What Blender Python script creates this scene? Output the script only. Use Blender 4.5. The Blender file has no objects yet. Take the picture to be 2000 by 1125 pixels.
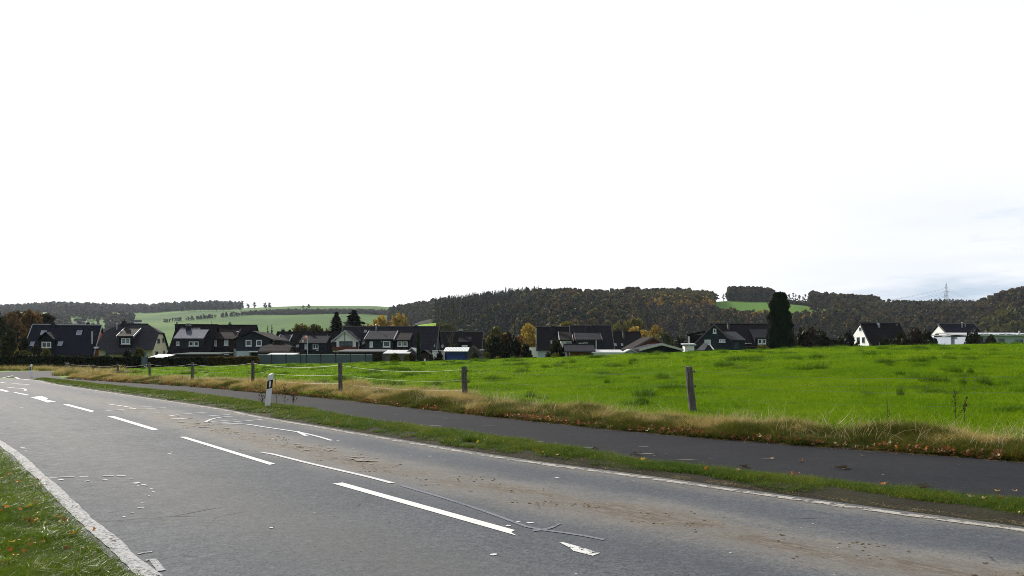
import bpy, math, random
import numpy as np
random.seed(7)
RNG = np.random.default_rng(11)
F, YH, H = 1500.0, 697.0, 1.5
R_ = math.radians
scene = bpy.context.scene
COL = scene.collection

def gpt(px, py):
    """photo pixel -> point on flat ground z=0"""
    Y = F * H / (py - YH)
    return ((px - 1000) / F * Y, Y)
def wpt(px, py, Y):
    return ((px - 1000) / F * Y, Y, H - (py - YH) / F * Y)
def zat(py, Y):
    return H - (py - YH) / F * Y
def smooth(t):
    t = np.clip(t, 0, 1)
    return t * t * (3 - 2 * t)

# ------------------------------------------------------------------ mesh helpers
class MB:
    """collects polygons, builds ONE mesh object"""
    def __init__(self):
        self.v = []; self.f = []
    def poly(self, pts):
        n = len(self.v); self.v += [tuple(p) for p in pts]; self.f.append(tuple(range(n, n + len(pts))))
    def raw(self, vs, fs):
        n = len(self.v); self.v += [tuple(p) for p in vs]; self.f += [tuple(i + n for i in f) for f in fs]
    def box(self, x0, x1, y0, y1, z0, z1):
        v = [(x0,y0,z0),(x1,y0,z0),(x1,y1,z0),(x0,y1,z0),(x0,y0,z1),(x1,y0,z1),(x1,y1,z1),(x0,y1,z1)]
        self.raw(v, [(0,3,2,1),(4,5,6,7),(0,1,5,4),(1,2,6,5),(2,3,7,6),(3,0,4,7)])
    def slab(self, pts, d):
        """polygon pts extruded by vector d"""
        n = len(pts)
        top = [tuple(p) for p in pts]; bot = [(p[0]+d[0], p[1]+d[1], p[2]+d[2]) for p in pts]
        fs = [tuple(range(n)), tuple(range(2*n-1, n-1, -1))]
        fs += [(i, i+n, (i+1) % n + n, (i+1) % n) for i in range(n)]
        self.raw(top + bot, fs)
    def tube(self, pts, rad, n=6, cap=True):
        pts = [np.array(p, float) for p in pts]
        if not hasattr(rad, '__len__'): rad = [rad] * len(pts)
        base = len(self.v)
        for i, p in enumerate(pts):
            d = pts[min(i+1, len(pts)-1)] - pts[max(i-1, 0)]
            d = d / (np.linalg.norm(d) + 1e-9)
            a = np.cross(d, (0, 0, 1.0)) if abs(d[2]) < .9 else np.cross(d, (1.0, 0, 0))
            a /= np.linalg.norm(a); b = np.cross(d, a)
            for k in range(n):
                t = 2 * math.pi * k / n
                self.v.append(tuple(p + rad[i] * (math.cos(t) * a + math.sin(t) * b)))
        for i in range(len(pts) - 1):
            for k in range(n):
                q = base + i * n
                self.f.append((q + k, q + (k+1) % n, q + n + (k+1) % n, q + n + k))
        if cap:
            self.f.append(tuple(base + k for k in range(n))[::-1])
            e = base + (len(pts) - 1) * n
            self.f.append(tuple(e + k for k in range(n)))
    def mesh(self, name, mat=None, fix=True, smooth_=False):
        me = bpy.data.meshes.new(name)
        me.from_pydata(self.v, [], self.f); me.update()
        if fix and len(self.f) < 4000:
            import bmesh
            bm = bmesh.new(); bm.from_mesh(me); bmesh.ops.recalc_face_normals(bm, faces=bm.faces); bm.to_mesh(me); bm.free()
        if mat: me.materials.append(mat)
        if smooth_: me.polygons.foreach_set('use_smooth', [True] * len(me.polygons))
        return me
    def build(self, name, mat, parent=None, fix=True, smooth_=False):
        return link(name, self.mesh(name, mat, fix, smooth_), parent)

def link(name, me, parent=None):
    o = bpy.data.objects.new(name, me); COL.objects.link(o)
    if parent: o.parent = parent
    return o
def tag(o, label=None, cat=None, group=None, kind=None):
    if label: o['label'] = label
    if cat: o['category'] = cat
    if group: o['group'] = group
    if kind: o['kind'] = kind
    return o
def empty(name, loc, rz=0, label=None, cat=None, group=None):
    o = bpy.data.objects.new(name, None); COL.objects.link(o)
    o.location = loc; o.rotation_euler = (0, 0, rz); o.empty_display_size = .3
    return tag(o, label, cat, group)
def copy_tree(o, parent=None):
    c = o.copy(); COL.objects.link(c); c.parent = parent
    for ch in list(o.children): copy_tree(ch, c)
    return c

def np_mesh(name, V, Q, mat, uv=None, smooth_=True, colors=None):
    """V (n,3), Q (m,4 or 3) ints"""
    me = bpy.data.meshes.new(name)
    k = Q.shape[1]
    me.vertices.add(len(V)); me.vertices.foreach_set('co', np.ascontiguousarray(V, np.float32).ravel())
    me.loops.add(Q.size); me.loops.foreach_set('vertex_index', Q.astype(np.int32).ravel())
    me.polygons.add(len(Q)); me.polygons.foreach_set('loop_start', np.arange(0, Q.size, k, dtype=np.int32))
    try: me.polygons.foreach_set('loop_total', np.full(len(Q), k, np.int32))
    except Exception: pass
    if smooth_: me.polygons.foreach_set('use_smooth', np.ones(len(Q), bool))
    if uv is not None:
        l = me.uv_layers.new(name='UVMap')
        l.data.foreach_set('uv', np.ascontiguousarray(uv[Q.ravel()], np.float32).ravel())
    if colors is not None:
        a = me.color_attributes.new('tint', 'FLOAT_COLOR', 'POINT')
        c = np.ones((len(V), 4), np.float32); c[:, :3] = colors; a.data.foreach_set('color', c.ravel())
    me.materials.append(mat); me.update(); me.validate()
    return me

# ------------------------------------------------------------------ materials
class NT:
    def __init__(self, name):
        self.m = bpy.data.materials.new(name); self.m.use_nodes = True
        self.t = self.m.node_tree; self.n = self.t.nodes; self.n.clear()
        self.out = self.n.new('ShaderNodeOutputMaterial')
    def node(self, typ, **kw):
        n = self.n.new(typ)
        for k, v in kw.items():
            if k in n.inputs: self.set(n.inputs[k], v)
            else: setattr(n, k, v)
        return n
    def set(self, sock, v):
        if isinstance(v, bpy.types.NodeSocket): self.t.links.new(v, sock)
        else: sock.default_value = v
    def c(self, v): return (v[0], v[1], v[2], 1)
    def noise(self, scale, detail=4, rough=.55, vec=None, dist=0):
        n = self.node('ShaderNodeTexNoise'); n.inputs['Scale'].default_value = scale; n.inputs['Detail'].default_value = detail
        n.inputs['Roughness'].default_value = rough; n.inputs['Distortion'].default_value = dist
        if vec is not None: self.t.links.new(vec, n.inputs['Vector'])
        return n.outputs['Fac']
    def ramp(self, fac, stops, interp='LINEAR'):
        r = self.node('ShaderNodeValToRGB'); self.t.links.new(fac, r.inputs[0]); cr = r.color_ramp; cr.interpolation = interp
        while len(cr.elements) < len(stops): cr.elements.new(.5)
        for e, (p, c) in zip(cr.elements, stops):
            e.position = p; e.color = (c, c, c, 1) if not hasattr(c, '__len__') else self.c(c)
        return r.outputs[0]
    def mix(self, fac, a, b, mode='MIX'):
        n = self.node('ShaderNodeMix', data_type='RGBA', blend_type=mode)
        self.set(n.inputs[0], fac)
        for s, v in ((n.inputs[6], a), (n.inputs[7], b)):
            self.set(s, v if isinstance(v, bpy.types.NodeSocket) else self.c(v))
        return n.outputs[2]
    def math(self, op, a, b=0.0, c=None):
        n = self.node('ShaderNodeMath', operation=op); self.set(n.inputs[0], a); self.set(n.inputs[1], b)
        if c is not None: self.set(n.inputs[2], c)
        return n.outputs[0]
    def pos(self): return self.node('ShaderNodeNewGeometry').outputs['Position']
    def obj(self): return self.node('ShaderNodeTexCoord').outputs['Object']
    def uv(self): return self.node('ShaderNodeTexCoord').outputs['UV']
    def mapping(self, vec, scale=(1,1,1), rot=(0,0,0), loc=(0,0,0)):
        n = self.node('ShaderNodeMapping'); self.t.links.new(vec, n.inputs[0])
        n.inputs['Scale'].default_value = scale; n.inputs['Rotation'].default_value = rot; n.inputs['Location'].default_value = loc
        return n.outputs[0]
    def sep(self, vec):
        n = self.node('ShaderNodeSeparateXYZ'); self.t.links.new(vec, n.inputs[0]); return n.outputs
    def comb(self, x, y, z):
        n = self.node('ShaderNodeCombineXYZ')
        for s, v in zip(n.inputs, (x, y, z)): self.set(s, v)
        return n.outputs[0]
    def bump(self, h, strength=.5, dist=.02, normal=None):
        n = self.node('ShaderNodeBump'); self.set(n.inputs['Height'], h); n.inputs['Strength'].default_value = strength
        n.inputs['Distance'].default_value = dist
        if normal is not None: self.t.links.new(normal, n.inputs['Normal'])
        return n.outputs[0]
    def pbr(self, col, rough=.8, spec=.3, metal=0, normal=None, alpha=None):
        p = self.node('ShaderNodeBsdfPrincipled')
        self.set(p.inputs['Base Color'], col if isinstance(col, bpy.types.NodeSocket) else self.c(col))
        self.set(p.inputs['Roughness'], rough); self.set(p.inputs['Metallic'], metal)
        self.set(p.inputs['Specular IOR Level'], spec)
        if normal is not None: self.t.links.new(normal, p.inputs['Normal'])
        if alpha is not None: self.set(p.inputs['Alpha'], alpha)
        self.t.links.new(p.outputs[0], self.out.inputs[0]); return p
    def leaf(self, col, trans=.45, rough=.5, spec=.25):
        d = self.node('ShaderNodeBsdfPrincipled'); self.set(d.inputs['Base Color'], col); d.inputs['Roughness'].default_value = rough
        d.inputs['Specular IOR Level'].default_value = spec
        tr = self.node('ShaderNodeBsdfTranslucent'); self.set(tr.inputs[0], col)
        m = self.node('ShaderNodeMixShader'); self.set(m.inputs[0], trans)
        self.t.links.new(d.outputs[0], m.inputs[1]); self.t.links.new(tr.outputs[0], m.inputs[2])
        self.t.links.new(m.outputs[0], self.out.inputs[0])

def simple(name, col, rough=.75, spec=.3, metal=0, var=.25, scale=3.0, bump=0.0):
    t = NT(name); o = t.obj()
    n = t.noise(scale, 5, .6, o); n2 = t.noise(scale * 11, 3, .6, o)
    f = t.math('ADD', t.math('MULTIPLY', n, .7), t.math('MULTIPLY', n2, .3))
    lo = [c * (1 - var) for c in col]; hi = [min(1, c * (1 + var)) for c in col]
    c = t.ramp(f, [(.3, lo), (.7, hi)])
    t.pbr(c, rough, spec, metal, t.bump(n2, bump, .02) if bump else None)
    return t.m

def tiles(name, col, row=.33, colw=.3, rough=.55, spec=.35, line=.45):
    """pantile roof: courses follow height (object z), pans follow object x"""
    t = NT(name); o = t.obj(); s = t.sep(o)
    z = t.math('FRACT', t.math('DIVIDE', s[2], row * .7)); x = t.math('FRACT', t.math('DIVIDE', s[0], colw))
    lz = t.ramp(z, [(0, 0.0), (.16, 1.0), (.85, 1.0), (1.0, .25)])
    lx = t.ramp(x, [(0, .35), (.2, 1.0), (.7, 1.0), (1.0, .35)])
    lz2 = t.math('MULTIPLY', lz, lx)
    n = t.noise(.6, 5, .6, o); n2 = t.noise(9, 3, .7, o)
    f = t.math('ADD', t.math('MULTIPLY', n, .6), t.math('MULTIPLY', n2, .4))
    base = t.ramp(f, [(.3, [c * .72 for c in col]), (.75, [c * 1.35 for c in col])])
    c = t.mix(t.math('SUBTRACT', 1.0, lz2), base, [k * line for k in col])
    t.pbr(c, t.ramp(n2, [(.3, .75), (.7, .9)]), .06, 0, t.bump(lz2, .6, .04))
    return t.m

def slate(name, col, rough=.6):
    t = NT(name); o = t.obj()
    m = t.mapping(o, (1, 1, 1), (math.pi/2, 0, 0))
    b = t.node('ShaderNodeTexBrick'); t.t.links.new(m, b.inputs['Vector']); b.inputs['Scale'].default_value = 1
    b.inputs['Brick Width'].default_value = .3; b.inputs['Row Height'].default_value = .22; b.inputs['Mortar Size'].default_value = .012
    b.inputs['Color1'].default_value = t.c([c * .85 for c in col]); b.inputs['Color2'].default_value = t.c([c * 1.2 for c in col])
    b.inputs['Mortar'].default_value = t.c([c * .4 for c in col])
    n = t.noise(1.3, 4, .6, o)
    c = t.mix(t.math('MULTIPLY', n, .5), b.outputs[0], [c * .6 for c in col])
    t.pbr(c, rough, .10)
    return t.m

def glass(name, col=(.03, .04, .05)):
    t = NT(name); n = t.noise(1.2, 2, .5, t.obj())
    c = t.ramp(n, [(.35, col), (.7, [min(1, k * 2.2) for k in col])])
    t.pbr(c, .12, .6); return t.m

# ------------------------------------------------------------------ scatter (instances; only for stuff nobody counts)
def scatter(name, protos, pts, rots, scales, kind='stuff'):
    """protos: list of meshes; distributes instances of them at pts (each proto gets a random share)"""
    n = len(pts)
    me = bpy.data.meshes.new(name + '_points')
    me.vertices.add(n); me.vertices.foreach_set('co', np.ascontiguousarray(pts, np.float32).ravel())
    a = me.attributes.new('rot', 'FLOAT_VECTOR', 'POINT'); a.data.foreach_set('vector', np.ascontiguousarray(rots, np.float32).ravel())
    a = me.attributes.new('scl', 'FLOAT_VECTOR', 'POINT'); a.data.foreach_set('vector', np.ascontiguousarray(scales, np.float32).ravel())
    a = me.attributes.new('pick', 'INT', 'POINT'); a.data.foreach_set('value', RNG.integers(0, len(protos), n).astype(np.int32))
    o = link(name, me); o['kind'] = kind
    g = bpy.data.node_groups.new(name, 'GeometryNodeTree')
    g.interface.new_socket('Geometry', in_out='INPUT', socket_type='NodeSocketGeometry')
    g.interface.new_socket('Geometry', in_out='OUTPUT', socket_type='NodeSocketGeometry')
    N = g.nodes; L = g.links
    gi = N.new('NodeGroupInput'); go = N.new('NodeGroupOutput')
    g2i = N.new('GeometryNodeGeometryToInstance')
    for i, p in enumerate(protos):
        po = bpy.data.objects.new(p.name, p)
        oi = N.new('GeometryNodeObjectInfo'); oi.inputs[0].default_value = po; oi.inputs['As Instance'].default_value = True
        L.new(oi.outputs['Geometry'], g2i.inputs[0])
    join = N.new('GeometryNodeJoinGeometry')
    src = None
    outs = []
    for i, p in enumerate(protos):
        oi = [x for x in N if x.type == 'OBJECT_INFO'][i]
        iop = N.new('GeometryNodeInstanceOnPoints')
        L.new(gi.outputs[0], iop.inputs['Points']); L.new(oi.outputs['Geometry'], iop.inputs['Instance'])
        at = N.new('GeometryNodeInputNamedAttribute'); at.data_type = 'INT'; at.inputs['Name'].default_value = 'pick'
        cmp_ = N.new('FunctionNodeCompare'); cmp_.data_type = 'INT'; cmp_.operation = 'EQUAL'
        L.new([s for s in at.outputs if s.enabled and s.name == 'Attribute'][0], [s for s in cmp_.inputs if s.enabled][0])
        [s for s in cmp_.inputs if s.enabled][1].default_value = i
        L.new(cmp_.outputs[0], iop.inputs['Selection'])
        ar = N.new('GeometryNodeInputNamedAttribute'); ar.data_type = 'FLOAT_VECTOR'; ar.inputs['Name'].default_value = 'rot'
        e2r = N.new('FunctionNodeEulerToRotation')
        L.new([s for s in ar.outputs if s.enabled and s.name == 'Attribute'][0], e2r.inputs[0]); L.new(e2r.outputs[0], iop.inputs['Rotation'])
        a2 = N.new('GeometryNodeInputNamedAttribute'); a2.data_type = 'FLOAT_VECTOR'; a2.inputs['Name'].default_value = 'scl'
        L.new([s for s in a2.outputs if s.enabled and s.name == 'Attribute'][0], iop.inputs['Scale'])
        L.new(iop.outputs[0], join.inputs[0])
    N.remove(g2i)
    L.new(join.outputs[0], go.inputs[0])
    m = o.modifiers.new('scatter', 'NODES'); m.node_group = g
    return o

def blades(name, n, rad, h, w, mat, lean=.35, seg=2, straw=False, hvar=.4, flat=0.0):
    """one grass patch: n bent tapering blades inside a disc"""
    r = rad * np.sqrt(RNG.random(n)); a = RNG.random(n) * 2 * math.pi
    bx, by = r * np.cos(a), r * np.sin(a)
    hh = h * (1 - hvar + 2 * hvar * RNG.random(n)) * (1 - .35 * (r / rad) ** 2)
    th = RNG.random(n) * 2 * math.pi; ln = lean * hh * (.3 + 1.4 * RNG.random(n))
    fa = RNG.random(n) * 2 * math.pi
    dx, dy = np.cos(th) * ln, np.sin(th) * ln
    sx, sy = np.cos(fa), np.sin(fa)
    V = []; 
    for s in range(seg + 1):
        t = s / seg; ww = w * (1 - t) ** .7 * .5 if s < seg else w * .05
        cx = bx + dx * t * t; cy = by + dy * t * t; cz = hh * (t - flat * t * t) 
        V.append(np.stack([cx - sx * ww, cy - sy * ww, cz], 1)); V.append(np.stack([cx + sx * ww, cy + sy * ww, cz], 1))
    V = np.stack(V, 1)  # n, 2(seg+1), 3
    k = 2 * (seg + 1)
    q = []
    for s in range(seg): q.append([2*s, 2*s+1, 2*s+3, 2*s+2])
    q = np.array(q)
    Q = (np.arange(n) * k)[:, None, None] + q[None]
    col = RNG.random((n, 1, 1)) * np.ones((1, k, 3))
    return np_mesh(name, V.reshape(-1, 3), Q.reshape(-1, 4), mat, colors=col.reshape(-1, 3))
# ------------------------------------------------------------------ terrain
PXF = np.array([-400, 127, 182, 230, 292, 376, 494, 664, 907, 1348, 2010, 2700.])
YF_ = np.array([130, 84, 69, 59, 51, 42.5, 35, 28, 23.2, 19.0, 15.3, 13.]) 
PXC = np.array([-400, 130, 250, 330, 420, 530, 650, 760, 870, 1000, 1100, 1270, 1400, 1480, 1600, 1760, 1880, 2000, 2700.])
PYC = np.array([720, 724, 722, 720, 717, 714, 712.5, 709.5, 707, 703, 699.5, 692.5, 688.5, 686, 682.5, 679, 677, 675.5, 672.5])
YCV = np.array([100, 92, 88, 86, 84, 80, 78, 76, 74, 72, 70, 68, 67, 66, 65, 64, 63, 62, 60.])
_w = [(RNG.random() * 6.28, RNG.random() * 6.28, l) for l in (1.1, 1.3, 1.6, 1.9, 2.3, 2.8, 3.4, 4.1, 5.0, 6.5, 8.0, 11.0, 1.2, 1.5, 2.1, 2.6, 3.1)]
def undul(X, Y):
    s = 0
    for a, p, l in _w: s = s + np.sin((X * np.cos(a) + Y * np.sin(a)) * 6.283 / l + p + 1.5 * np.sin(X * .31 + p)) * l ** .35
    return s / 9.0
def gz(X, Y, und=True):
    X = np.asarray(X, float); Y = np.asarray(Y, float)
    Yp = np.maximum(Y, .5); px = np.clip(1000 + F * X / Yp, -400, 2700)
    yf = np.interp(px, PXF, YF_); yc = np.interp(px, PXC, YCV)
    zc = H - (np.interp(px, PXC, PYC) - YH) / F * yc
    s = np.clip((Y - yf) / (yc - yf), 0, 1)
    z = .12 * smooth((Y - yf + 1.6) / 1.6) + (zc - .12) * np.sin(s * math.pi / 2)
    left = smooth((175 - px) / 70)
    z = z * (1 - left)
    zfar = -2.5 + (-6.0) * smooth((Y - 170) / 250)
    b = smooth((Y - yc - 2) / 34)
    z = z * (1 - b) + zfar * b
    if und:
        z = z + undul(X, Y) * .075 * smooth((Y - yf - .5) / 5) * (1 - left)
    z = np.where(Y < 1, 0, z)
    return z

def ray_poly(P, n, poly):
    """distance from P along n (2d) to polyline"""
    best = None
    for a, b in zip(poly[:-1], poly[1:]):
        ax, ay = a; ex, ey = b[0] - a[0], b[1] - a[1]
        den = n[0] * ey - n[1] * ex
        if abs(den) < 1e-9: continue
        t = ((ax - P[0]) * ey - (ay - P[1]) * ex) / den
        s = ((ax - P[0]) * n[1] - (ay - P[1]) * n[0]) / den
        if -1e-6 <= s <= 1 + 1e-6 and t > 0 and (best is None or t < best): best = t
    return best
def resample(pts, step):
    pts = np.array(pts, float)
    # Catmull-Rom smoothing then arc length
    out = []
    P = np.vstack([2 * pts[0] - pts[1], pts, 2 * pts[-1] - pts[-2]])
    for i in range(1, len(P) - 2):
        for t in np.linspace(0, 1, 24, endpoint=False):
            a, b, c, d = P[i-1], P[i], P[i+1], P[i+2]
            out.append(.5 * ((2*b) + (c-a)*t + (2*a-5*b+4*c-d)*t*t + (-a+3*b-3*c+d)*t**3))
    out.append(pts[-1]); out = np.array(out)
    L = np.concatenate([[0], np.cumsum(np.linalg.norm(np.diff(out, axis=0), axis=1))])
    s = np.arange(0, L[-1], step)
    return np.stack([np.interp(s, L, out[:, 0]), np.interp(s, L, out[:, 1])], 1), s

Rpx = [(2000,1037),(1750,1003),(1500,968),(1250,932),(1000,898),(800,865),(700,848),(600,831),(500,814),(420,798),(300,780),(200,765),(100,750),(60,742)]
Rw = [gpt(*p) for p in Rpx]
e = np.array(Rw[0]) - np.array(Rw[2]); e /= np.linalg.norm(e)
Rw = [tuple(np.array(Rw[0]) + e * k) for k in (22, 8)] + Rw + [(-38.5, 55.5), (-48, 61.5), (-60, 66), (-80, 71), (-110, 75)]
RC, RS = resample(Rw, .35)
T_ = np.gradient(RC, axis=0); T_ /= np.linalg.norm(T_, axis=1)[:, None]
NR = np.stack([T_[:, 1], -T_[:, 0]], 1)       # points to the field side
if NR[30] @ np.array([.7, .7]) < 0: NR = -NR
Lpx = [(282,1120),(239,1078),(160,1013),(99,952),(82,936),(0,868)]
Lw = [gpt(*p) for p in Lpx]
Lw = [(9.5, -9.6), (1.9, -.1)] + Lw + [(-12.5, 17.3), (-18, 23.8), (-26, 33.5), (-35, 43.5), (-43, 50.5), (-52, 56), (-63, 60.3), (-82, 65.2), (-115, 69.5)]
LC, _ = resample(Lw, .35)
Npx = [(2000,990),(1750,962),(1500,938),(1250,908),(1000,866),(800,838),(720,827),(600,804),(480,787),(380,772),(300,765),(200,754),(120,745),(85,741)]
Nw = [gpt(*p) for p in Npx]; e2 = np.array(Nw[0]) - np.array(Nw[2]); e2 /= np.linalg.norm(e2); Nw = [tuple(np.array(Nw[0]) + e2 * 24)] + Nw
NC, _ = resample(Nw, .35)
Ppx = [(2000,903),(1750,885),(1500,866),(1250,845),(1000,819),(800,797),(620,777),(500,767),(400,758),(300,751),(200,745),(120,739.5)]
Pw = [gpt(*p) for p in Ppx]; e3 = np.array(Pw[0]) - np.array(Pw[2]); e3 /= np.linalg.norm(e3); Pw = [tuple(np.array(Pw[0]) + e3 * 26)] + Pw
PC, _ = resample(Pw, .35)
rows = []
for i in range(len(RC)):
    dl = ray_poly(RC[i], -NR[i], LC); dn = ray_poly(RC[i], NR[i], NC); dp = ray_poly(RC[i], NR[i], PC)
    rows.append((dl or np.nan, dn or np.nan, dp or np.nan))
rows = np.array(rows)
idx = np.arange(len(RC))
dL = np.interp(idx, idx[~np.isnan(rows[:, 0])], rows[:, 0][~np.isnan(rows[:, 0])])
okn = ~np.isnan(rows[:, 1]); okp = ~np.isnan(rows[:, 2])
def smoo(a, k=9):
    return np.convolve(np.pad(a, k // 2, mode='edge'), np.ones(k) / k, 'valid')
dL = smoo(dL, 15)
iN = idx[okn]; dN = np.interp(idx, iN, rows[:, 1][okn]); dP = np.interp(idx, idx[okp], rows[:, 2][okp])

def strip(name, d0, d1, z0, z1, i0, i1, n, mat, zf=None, kind='structure', uvoff=0):
    """strip between lateral offsets d0(i) and d1(i) (metres from the road's right line, + towards the field)"""
    I = np.arange(i0, i1); t = np.linspace(0, 1, n + 1)
    D = d0[I][:, None] * (1 - t) + d1[I][:, None] * t
    X = RC[I, 0][:, None] + NR[I, 0][:, None] * D; Y = RC[I, 1][:, None] + NR[I, 1][:, None] * D
    Z = z0 * (1 - t) + z1 * t + np.zeros_like(X)
    if zf is not None: Z = Z + zf(X, Y, t)
    V = np.stack([X, Y, Z], -1).reshape(-1, 3); UV = np.stack([D, RS[I][:, None] + 0 * D], -1).reshape(-1, 2)
    a = np.arange((len(I) - 1) * (n + 1)).reshape(len(I) - 1, n + 1)[:, :-1].ravel()
    Q = np.stack([a, a + 1, a + n + 2, a + n + 1], 1)
    o = link(name, np_mesh(name, V, Q, mat, UV)); o['kind'] = kind
    return o

# ---- materials of the ground
def mat_ground():
    t = NT('field_ground'); p = t.pos()
    n = t.noise(.35, 5, .6, p); n2 = t.noise(6, 5, .7, p)
    f = t.math('ADD', t.math('MULTIPLY', n, .55), t.math('MULTIPLY', n2, .45))
    c = t.ramp(f, [(.3, (.06, .13, .006)), (.5, (.09, .20, .008)), (.7, (.14, .24, .015))])
    t.pbr(c, .9, .1, 0, t.bump(n2, .6, .05)); return t.m
def mat_soil():
    t = NT('verge_soil'); p = t.pos()
    n = t.noise(1.2, 5, .65, p); n2 = t.noise(22, 5, .75, p)
    f = t.math('ADD', t.math('MULTIPLY', n, .5), t.math('MULTIPLY', n2, .5))
    c = t.ramp(f, [(.3, (.010, .009, .008)), (.45, (.030, .025, .019)), (.56, (.034, .036, .016)), (.66, (.085, .068, .045)), (.8, (.20, .16, .11))])
    t.pbr(c, .95, .1, 0, t.bump(n2, .8, .03)); return t.m
def mat_road():
    t = NT('road_asphalt'); uv = t.uv(); s = t.sep(uv); p = t.pos()
    D = s[0]
    wob = t.math('MULTIPLY', t.math('SUBTRACT', t.noise(.5, 3, .6, p), .5), .9)
    Dw = t.math('ADD', D, wob)
    big = t.noise(.55, 4, .6, p); mid = t.noise(5, 6, .7, p); fine = t.noise(46, 4, .8, p); mic = t.noise(150, 2, .7, p)
    base = t.ramp(t.math('ADD', t.math('MULTIPLY', big, .6), t.math('MULTIPLY', mid, .4)), [(.35, (.056, .064, .077)), (.65, (.098, .107, .121))])
    # aggregate
    base = t.mix(t.ramp(fine, [(.36, .9), (.50, 0)]), base, (.028, .030, .036)); base = t.mix(t.ramp(fine, [(.54, 0), (.68, .55)]), base, (.19, .20, .21))
    gr_ = t.noise(13, 5, .8, p); base = t.mix(t.ramp(gr_, [(.34, .75), (.47, 0)]), base, (.036, .040, .048)); base = t.mix(t.ramp(gr_, [(.55, 0), (.68, .5)]), base, (.16, .17, .18))
    base = t.mix(t.ramp(mic, [(.60, 0), (.72, .6)]), base, (.20, .20, .20))
    # slightly browner, dusty middle of left lane and lane edges
    def band(c, w, x=Dw):
        d = t.math('ABSOLUTE', t.math('SUBTRACT', x, c)); return t.ramp(t.math('DIVIDE', d, w), [(0, 1), (1, 0)], 'EASE')
    dustL = t.math('MULTIPLY', band(-4.5, 1.1), t.ramp(mid, [(.25, .25), (.7, .8)]))
    base = t.mix(t.math('MULTIPLY', dustL, .5), base, (.145, .14, .128))
    # mud band between the wheel tracks of the right lane
    mr = t.mapping(uv, (1, .35, 1)); mn = t.noise(2.6, 7, .72, mr, .4); mn2 = t.noise(15, 6, .75, mr)
    far = t.ramp(t.math('DIVIDE', s[1], 100), [(.0, .95), (.32, .95), (.46, .55), (.60, .15)])
    dust = t.math('MULTIPLY', t.math('MULTIPLY', band(-1.88, 1.1), t.ramp(mn, [(.25, .15), (.6, 1)])), far)
    base = t.mix(t.math('MULTIPLY', dust, t.ramp(fine, [(.35, .55), (.6, 1)])), base, (.25, .230, .20))
    core = t.math('MULTIPLY', t.math('MULTIPLY', band(-1.9, .62), t.ramp(mn, [(.36, 0), (.54, 1)])), t.ramp(mn2, [(.38, .25), (.54, 1)]))
    base = t.mix(t.math('MULTIPLY', core, far), base, (.095, .078, .058))
    edge = t.math('MULTIPLY', band(-.12, .42), t.ramp(mn2, [(.3, 0), (.65, 1)]))
    base = t.mix(t.math('MULTIPLY', edge, .65), base, (.20, .18, .15))
    # tyre polished dark tracks
    tr = t.math('MAXIMUM', band(-.85, .5), band(-2.95, .45))
    base = t.mix(t.math('MULTIPLY', tr, .30), base, (.060, .068, .085))
    # dark oil spots and stone chips
    vo = t.node('ShaderNodeTexVoronoi', feature='F1'); t.t.links.new(p, vo.inputs['Vector']); vo.inputs['Scale'].default_value = 7
    base = t.mix(t.ramp(vo.outputs['Distance'], [(.055, .75), (.10, 0)]), base, (.02, .02, .022))
    vo2 = t.node('ShaderNodeTexVoronoi', feature='F1'); t.t.links.new(t.mapping(p, (1, 1, 1), (0, 0, .6), (3.3, 1.7, 0)), vo2.inputs['Vector']); vo2.inputs['Scale'].default_value = 3.1
    base = t.mix(t.ramp(vo2.outputs['Distance'], [(.02, .8), (.035, 0)]), base, (.5, .49, .46))
    # cracks
    wv = t.mix(.12, p, t.node('ShaderNodeTexNoise', Scale=3.0).outputs['Color'])
    vc = t.node('ShaderNodeTexVoronoi', feature='DISTANCE_TO_EDGE'); t.t.links.new(wv, vc.inputs['Vector']); vc.inputs['Scale'].default_value = 1.1
    ck = t.math('MULTIPLY', t.ramp(vc.outputs['Distance'], [(.004, 1), (.012, 0)]), t.ramp(t.noise(.5, 3, .6, p), [(.56, 0), (.63, 1)]))
    base = t.mix(ck, base, (.015, .015, .015))
    rough = t.ramp(mid, [(.3, .78), (.7, .92)])
    h = t.math('ADD', fine, t.math('MULTIPLY', mic, .6)); h = t.math('ADD', h, t.math('MULTIPLY', core, .6))
    t.pbr(base, rough, .16, 0, t.bump(h, .5, .006)); return t.m
def mat_path():
    t = NT('path_asphalt'); p = t.pos()
    big = t.noise(.7, 5, .6, p); fine = t.noise(120, 3, .7, p); mid = t.noise(7, 5, .7, p)
    base = t.ramp(t.math('ADD', t.math('MULTIPLY', big, .6), t.math('MULTIPLY', mid, .4)), [(.35, (.014, .015, .019)), (.68, (.027, .028, .032))])
    gr_ = t.noise(11, 5, .8, p); base = t.mix(t.ramp(gr_, [(.34, .8), (.47, 0)]), base, (.014, .015, .018)); base = t.mix(t.ramp(gr_, [(.56, 0), (.7, .55)]), base, (.055, .055, .057)); base = t.mix(t.ramp(fine, [(.6, 0), (.75, .6)]), base, (.12, .12, .12))
    vo2 = t.node('ShaderNodeTexVoronoi', feature='F1'); t.t.links.new(p, vo2.inputs['Vector']); vo2.inputs['Scale'].default_value = 2.3
    base = t.mix(t.ramp(vo2.outputs['Distance'], [(.025, .7), (.045, 0)]), base, (.3, .29, .26))
    t.pbr(base, t.ramp(mid, [(.3, .8), (.7, .95)]), .06, 0, t.bump(fine, .5, .005)); return t.m
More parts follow.
